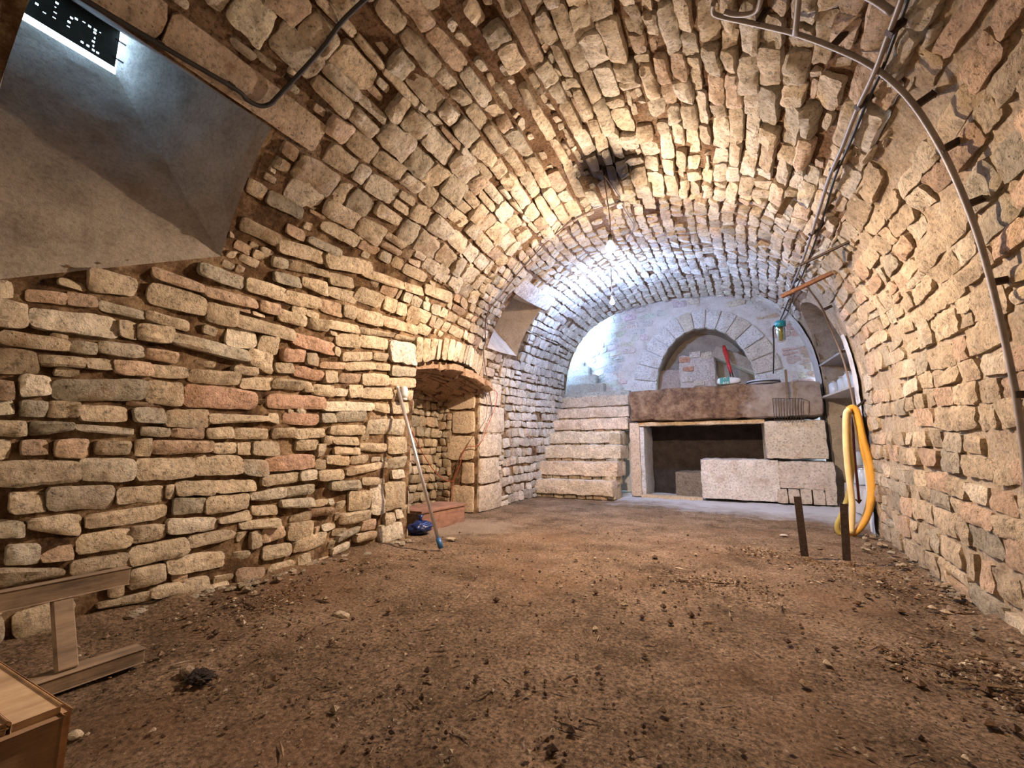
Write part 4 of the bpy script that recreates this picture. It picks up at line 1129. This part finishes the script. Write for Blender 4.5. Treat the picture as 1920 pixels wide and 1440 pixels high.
def jar(x, y, z, r, h, label, group):
    t = empty('glass_jar', (x, y, z), label, 'jar', group)
    lathe('body', [(0, .001), (r*.9, .001), (r, .012), (r, h*.78), (r*.72, h*.90), (r*.72, h*.97), (r*.66, h*.97), (r*.66, h*.9), (r*.93, h*.76), (r*.93, .016), (0, .012)], (x, y, z), 'glass', t, 14)
    lathe('lid', [(0, h*1.02), (r*.74, h*1.02), (r*.76, h*.94), (r*.70, h*.94)], (x, y, z), 'alu', t, 14)
jars = [(1.03, 6.62, 'clear jar at the far end of the lower alcove shelf, against the jamb'), (1.08, 6.36, 'second clear jar from the far end of the lower alcove shelf'), (1.10, 6.12, 'clear jar in the middle of the lower alcove shelf, among others'),
        (1.13, 5.88, 'clear jar on the lower alcove shelf beside the brown cable'), (1.24, 6.5, 'jar in the back row of the lower alcove shelf, far end'), (1.27, 6.2, 'jar in the back row of the lower alcove shelf, mid shelf'), (1.30, 5.85, 'jar in the back row of the lower alcove shelf, near the cable')]
for k, (x, y, lb) in enumerate(jars): jar(x, y, zs2, .065, .17+.02*(k % 3), lb, 'glass jars on the lower alcove shelf')
jar(1.22, 6.05, zs1, .05, .22, 'tall clear bottle-like jar on the upper alcove shelf', None) if False else jar(1.19, 5.95, zs1, .05, .24, 'tall clear jar alone on the upper alcove shelf', 'glass jars on the upper alcove shelf')
plinth = tag(rough_box('plinth', (1.02, 5.6, 0), (1.46, 6.75, .30), 'whitewash', None, .1, .01, .02), 'low whitewashed masonry plinth on the alcove floor', 'plinth')
for k, (x, y, z, lb) in enumerate([(1.12, 6.55, .30, 'clear jar on the whitewashed plinth, far end of its row'), (1.12, 6.38, .30, 'clear jar on the plinth, middle of the front row'), (1.13, 6.20, .30, 'clear jar on the plinth nearest the yellow hose'), (1.13, 6.46, .50, 'clear jar standing on top of the jars of the plinth')]):
    jar(x, y, z+.005, .075, .18, lb, 'glass jars on the plinth')

# ------------------------------------------------------------------ hose on its peg
def hose():
    Y = 4.52
    P = lambda x, y, d=0: atY(x, y, Y+d)
    t = empty('hose_coil', P(1600, 1004), 'coiled yellow garden hose hanging from a peg at the right wall', 'hose')
    tube('loop', [P(1590, 768), P(1600, 764), P(1608, 776), P(1618, 820), P(1632, 870), P(1637, 915), P(1632, 950), P(1620, 980), P(1600, 1000), P(1582, 996)], .024, 'hose', t, 10, fine=5)
    tube('loop', [P(1590, 770, .05), P(1602, 772, .05), P(1608, 800, .05), P(1620, 850, .05), P(1628, 880, .05), P(1632, 930, .05), P(1618, 978, .05), P(1596, 1000, .03)], .022, 'hose', t, 10, fine=5)
    tube('loop', [P(1593, 768, -.02), P(1586, 778, -.02), P(1586, 830, -.02), P(1590, 880, -.02), P(1596, 925, -.02), P(1598, 960, -.02), P(1596, 1000, -.02)], .022, 'hose_pale', t, 10, fine=5)
    tube('loop', [P(1597, 768, .02), P(1590, 782, .02), P(1592, 830, .02), P(1597, 880, .02), P(1590, 930, .02), P(1578, 965, .02), P(1570, 985, .02), P(1574, 1000, .02), P(1590, 1004, .01)], .020, 'hose_green', t, 10, fine=5)
    p, nn = vault(L-1.02, 4.55)
    g = empty('hose_peg', p, 'dark iron peg in the right wall carrying the yellow hose', 'peg')
    tube('shaft', [p-nn*.02, P(1590, 776, .02), P(1580, 782, .02)], .010, 'iron', g, 8)
    tube('tip', [P(1580, 782, .02), P(1577, 779, .02)], .013, 'iron', g, 8)
    g = empty('red_rod', P(1611, 944), 'thin dark red rod hanging inside the hose coil', 'rod')
    tube('rod', [P(1598, 780, .08), P(1602, 850, .08), P(1607, 900, .08), P(1611, 942, .08)], .010, 'darkred', g, 8, fine=3)
    tube('end_hook', [P(1604, 936, .08), P(1611, 944, .08), P(1615, 937, .08)], .006, 'iron', g, 6)
hose()

# iron stakes in the floor
for (xa, ya, xb, yb, lb) in ((1510, 1048, 1495, 931, 'rusty iron stake leaning in the floor, the left of the pair'), (1587, 1056, 1582, 945, 'rusty iron stake standing in the floor right before the hose')):
    p0 = atZ(xa, ya, 0); d = (xb-xa); p1 = atY(xb, yb, p0.y)
    t = empty('iron_stake', p0, lb, 'stake')
    bar('flange', p0-Vector((0, 0, .05)), p1, .042, .007, 'iron', t, (0, 1, 0), .001)
    bar('web', p0-Vector((-.018, -.016, .05)), p1+Vector((.018, .016, 0)), .007, .034, 'iron', t, (0, 1, 0), .001)
    lathe('earth_collar', [(.05, -.012), (.04, .008), (.022, .016), (0, .016)], p0, 'floor', t, 10)

# aluminium pole with blue grip
g0 = atZ(827, 1031, .005)
ptop = vault(*hitS(736, 728)); p1 = ptop[0]+ptop[1]*.05
t = empty('broom_pole', g0, 'aluminium pole with blue grip leaning on the left wall by the niche', 'pole')
d = (p1-g0)
tube('shaft', [g0+d*.05, p1], .013, 'alu', t, 12)
tube('grip', [g0+Vector((0, 0, .01)), g0+d*.065], .018, 'blue', t, 12)
tube('tip_cap', [p1-d*.004, p1+d*.008], .0145, 'white', t, 12)
sp_ = vault(*hitS(748, 730)); P = sp_[0]+sp_[1]*.05
t = empty('white_lamp_holder', P, 'small white fitting on the wall edge beside the top of the pole', 'fitting')
lathe('body', [(0, 0), (.028, 0), (.032, .03), (.030, .07), (.018, .09), (0, .092)], P+Vector((0, 0, -.07)), 'white', t, 14)
lathe('collar', [(.018, -.02), (.026, -.015), (.026, .004), (.0, .005)], P+Vector((0, 0, -.07)), 'white', t, 14)
nz_ = lambda px, py, Y: atY(px, py, Y)
t2 = empty('red_lead', P, 'thin red lead drooping from the white fitting across the niche', 'cable')
tube('run', [P+Vector((0, 0, -.09)), nz_(752, 765, 2.85), nz_(768, 800, 3.3), nz_(790, 845, 3.6), nz_(812, 880, 3.9), nz_(835, 900, 4.0), nz_(850, 902, 4.05)], .0045, 'redwire', t2, 6, fine=5)

# box and sack in the niche
def nichebox():
    a = atZ(758, 962, .17)
    t = empty('wooden_chest', (-2.66, 3.32, 0), 'low brown wooden chest on the floor of the niche', 'chest')
    z = .17
    A, B, Cc, D = atZ(762, 966, z), atZ(802, 978, z), atZ(850, 962, z), atZ(800, 954, z)
    y0, y1 = 2.95, 4.02
    obox('lid', (-2.66, 3.32, z-.012), (.17, 0, 0), (0, .34, 0), (0, 0, .012), 'wood_red', t, .004)
    obox('side', (-2.51, 3.32, z*.5-.02), (.010, 0, 0), (0, .32, 0), (0, 0, z*.5-.01), 'wood_red', t, .003)
    obox('end', (-2.66, 3.0, z*.5-.02), (.15, 0, 0), (0, .010, 0), (0, 0, z*.5-.01), 'wood', t, .003)
    t = empty('blue_sack', (-2.46, 2.93, 0), 'crumpled dark blue sack beside the chest in the niche', 'sack')
    bm = bmesh.new(); bmesh.ops.create_icosphere(bm, subdivisions=4, radius=1)
    for v in bm.verts:
        k = 1+.25*noise.noise(v.co*2.2)+.10*noise.noise(v.co*7); v.co = Vector((v.co.x*.09*k, v.co.y*.11*k, .05+v.co.z*.055*k))
    me = bpy.data.meshes.new('sack_body'); bm.to_mesh(me); bm.free(); smooth(me); link('sack_body', me, 'darkblue', t)
    o = lathe('tied_neck', [(0, 0), (.02, 0), (.012, .02), (.028, .05), (0, .045)], (-2.46, 2.93, .10), 'darkblue', t, 9)
nichebox()

# ------------------------------------------------------------------ far bulb
FB = atY(1148, 567, 5.2)
t = empty('far_bulb', FB, 'small lit bulb above the top of the stairs', 'lamp')
lathe('bulb', [(0, .05), (.014, .04), (.028, .01), (.03, -.005), (.02, -.024), (0, -.03)], FB, 'bulb_cool', t, 14)
lathe('socket', [(0, .09), (.015, .09), (.017, .04), (0, .04)], FB, 'white', t, 12)
cvt = vault(sOf(Vector((FB.x, FB.y, 3.3))), FB.y)[0]
tube('cord', [FB+Vector((0, 0, .085)), Vector((FB.x, FB.y, max(FB.z+.1, cvt.z)))], .005, 'wire', t, 6)

# ------------------------------------------------------------------ wooden trestle by the left wall
def trestle():
    a, b = atZ(20, 1312, .03), atZ(265, 1218, .03)
    t = empty('wooden_trestle', ((a+b)/2), 'low wooden trestle with a rail, a post and a ground plank by the left wall', 'trestle')
    X = (a.x+b.x)/2
    bar('ground_plank', (X, -.05, .03), (X, atX(262, 1225, X).y, .03), .07, .042, 'wood', t)
    q0, q1 = atX(0, 1135, X-.12), atX(240, 1072, X-.12)
    zt = (q0.z+q1.z)/2
    bar('rail', (X-.12, -.1, zt), (X-.12, q1.y, zt), .04, .055, 'wood', t)
    p0 = atX(125, 1258, X); 
    bar('post', (X, p0.y, .05), (X-.12, p0.y+.0, zt-.02), .025, .048, 'wood', t, (0, 1, 0))
trestle()

# ------------------------------------------------------------------ slatted crate, lower left
def crate():
    zt = .30
    c = atZ(112, 1332, zt); b = atZ(19, 1269, zt)
    t = empty('slatted_crate', (c.x-.2, c.y-.15, 0), 'slatted wooden crate standing on the earth floor at the lower left', 'crate')
    u = (b-c); u.z = 0; u.normalize(); v = Vector((-u.y, u.x, 0))
    if v.dot(atZ(0, 1384, zt)-c) < 0: v = -v
    ln, wd = .34, .46       # along u (to the back left), along v (to the left/near)
    v = Vector((-.80, -.60, 0)).normalized() if False else v
    P = lambda a, d, z: c+u*a+v*d+Vector((0, 0, z-zt))
    def bd(nm, p0, p1, w_, h_, m, up=(0, 0, 1)): bar(nm, p0, p1, w_, h_, m, t, up, .003)
    # top frame board along the visible edge, slats across
    bd('top_board', P(0, .026, zt), P(ln, .026, zt), .052, .014, 'crate_light')
    for k in range(5):
        bd('slat', P(.03+.068*k, .056, zt-.004), P(.03+.068*k, wd, zt-.004), .056, .012, 'crate_light')
    bd('batten', P(.0, .062, zt+.008), P(ln, .062, zt+.008), .010, .008, 'crate')
    bd('side_board', P(-.006, 0, zt-.065), P(-.006, wd, zt-.065), .014, .12, 'crate')
    bd('side_board', P(0, -.006, zt-.065), P(ln, -.006, zt-.065), .014, .12, 'crate')
    bd('side_board', P(ln, 0, zt-.065), P(ln, wd, zt-.065), .014, .12, 'crate')
    bd('lower_board', P(-.006, 0, .10), P(-.006, wd, .10), .014, .09, 'crate')
    bd('lower_board', P(0, -.006, .10), P(ln, -.006, .10), .014, .09, 'crate')
    for a, d in ((.02, .02), (ln-.02, .02), (.02, wd-.02), (ln-.02, wd-.02)):
        bd('leg', P(a, d, 0), P(a, d, zt-.01), .035, .035, 'crate', (1, 0, 0))
crate()

# ------------------------------------------------------------------ loose bits on the floor
def chip(px, py, sx, sy, sz, label, m='stone', tint=(.5, .4, .28), rot=0):
    p = atZ(px, py, 0)
    bm = bmesh.new(); bmesh.ops.create_icosphere(bm, subdivisions=2, radius=1)
    for v in bm.verts:
        k = 1+.3*noise.noise(v.co*1.9+p*7); q = Vector((v.co.x*sx*k, v.co.y*sy*k, v.co.z*sz*k)); q.rotate(Matrix.Rotation(rot, 3, 'Z')); v.co = q
    me = bpy.data.meshes.new('stone_chip'); bm.to_mesh(me); bm.free()
    at = me.attributes.new('tint', 'FLOAT_COLOR', 'POINT'); at.data.foreach_set('color', list((*tint, 1))*len(me.vertices))
    o = link('stone_chip', me, m); o.location = (p.x, p.y, sz*.5)
    return tag(o, label, 'stone')
chip(640, 1156, .045, .022, .012, 'flat pale stone chip on the earth in mid floor')
chip(352, 1262, .03, .02, .014, 'small stone beside the dark clod near the trestle', tint=(.3, .22, .15))
chip(845, 1012, .05, .03, .012, 'pale flat stone in the dust near the foot of the pole')
chip(1470, 1005, .03, .02, .010, 'small pale stone on the floor left of the stakes', tint=(.6, .55, .5))
chip(140, 1382, .02, .014, .010, 'little pale stone on the floor just right of the crate', tint=(.6, .5, .35))
p = atZ(372, 1275, 0)
bm = bmesh.new(); bmesh.ops.create_icosphere(bm, subdivisions=4, radius=1)
for v in bm.verts:
    k = 1+.5*noise.noise(v.co*2.5)+.3*noise.noise(v.co*7); v.co = Vector((v.co.x*.042*k, v.co.y*.032*k, v.co.z*.014*k))
me = bpy.data.meshes.new('dirt_clod'); bm.to_mesh(me); bm.free(); o = link('dirt_clod', me, 'dark'); o.location = (p.x, p.y, .008)
tag(o, 'dark crumbly clod lying on the earth floor in front of the trestle', 'clod')
def litter():
    R = random.Random(3); V, Fc = [], []
    ico = [Vector(v).normalized() for v in ((1, 0, 0), (-1, 0, 0), (0, 1, 0), (0, -1, 0), (0, 0, 1), (0, 0, -1))]
    fi = [(0, 2, 4), (2, 1, 4), (1, 3, 4), (3, 0, 4), (2, 0, 5), (1, 2, 5), (3, 1, 5), (0, 3, 5)]
    tt = []
    spots = [(-2.1, 1.6, .35, 1.2, 900), (.72, 2.6, .25, 1.6, 1300), (.45, 3.1, .3, .5, 500), (-.6, 2.2, 1.3, 1.6, 2200), (-1.4, 1.0, .8, .6, 900), (.6, 1.3, .5, .7, 700), (-.2, .9, .8, .5, 800), (.05, 3.5, .25, .2, 500), (-.2, 2.6, .3, .2, 500), (.55, 2.0, .3, .25, 600), (-2.0, 1.3, .25, .3, 500)]
    for (cx, cy, rx, ry, n) in spots:
        for _ in range(n):
            x, y = R.gauss(cx, rx*.5), R.gauss(cy, ry*.5)
            if not (-2.36 < x < .86 and y > .2): continue
            s = .0025+.008*R.random()**4*(2.2 if R.random() < .1 else 1); b = len(V)
            tw = R.random() < .12; a = R.uniform(0, 6.28)
            for v in ico:
                q = Vector((v.x*s*(4 if tw else 1)*R.uniform(.6, 1.4), v.y*s*(.35 if tw else 1)*R.uniform(.6, 1.4), v.z*s*.7*(.5 if tw else 1)))
                q.rotate(Matrix.Rotation(a, 3, 'Z')); V.append(q+Vector((x, y, s*.3+.004)))
            Fc += [tuple(i+b for i in f) for f in fi]
            c = R.choice([(.50, .40, .28), (.12, .07, .04), (.20, .12, .07), (.10, .06, .04), (.34, .24, .15)]); tt += list((*c, 1))*6
    o = meshobj('floor_litter', V, Fc, 'stone', None, False, tt); tag(o, 'scattered grit, straw and crumbs on the earth floor', 'litter', kind='stuff')
litter()
def rubble():
    R = random.Random(8); V, Fc, tt = [], [], []
    for k in range(170):
        left = R.random() < .45
        if left: x, y = -2.34+abs(R.gauss(0, .06)), R.uniform(.9, 2.6)
        else: x, y = .84-abs(R.gauss(0, .07)), R.uniform(.9, 4.5)
        s = R.uniform(.008, .026); bm = None
        n = 5; b = len(V)
        for j, (rr, z) in enumerate(((.2, 1), (.8, .6), (1, 0), (.6, -.6))):
            for i in range(n):
                th = 2*math.pi*(i+.5*(j % 2))/n; q = s*R.uniform(.75, 1.2); V.append((x+rr*q*math.cos(th), y+rr*q*1.3*math.sin(th), .02+z*q*.6))
        for j in range(3):
            for i in range(n): Fc.append((b+j*n+i, b+j*n+(i+1) % n, b+(j+1)*n+(i+1) % n, b+(j+1)*n+i))
        Fc.append(tuple(b+i for i in range(n))[::-1]); tt += list((*[x*.6 for x in tan(R)], 1))*(4*n)
    o = meshobj('wall_foot_rubble', V, Fc, 'stone', None, False, tt); tag(o, 'small rubble and crumbled mortar along the foot of the walls', 'rubble', kind='stuff')
rubble()
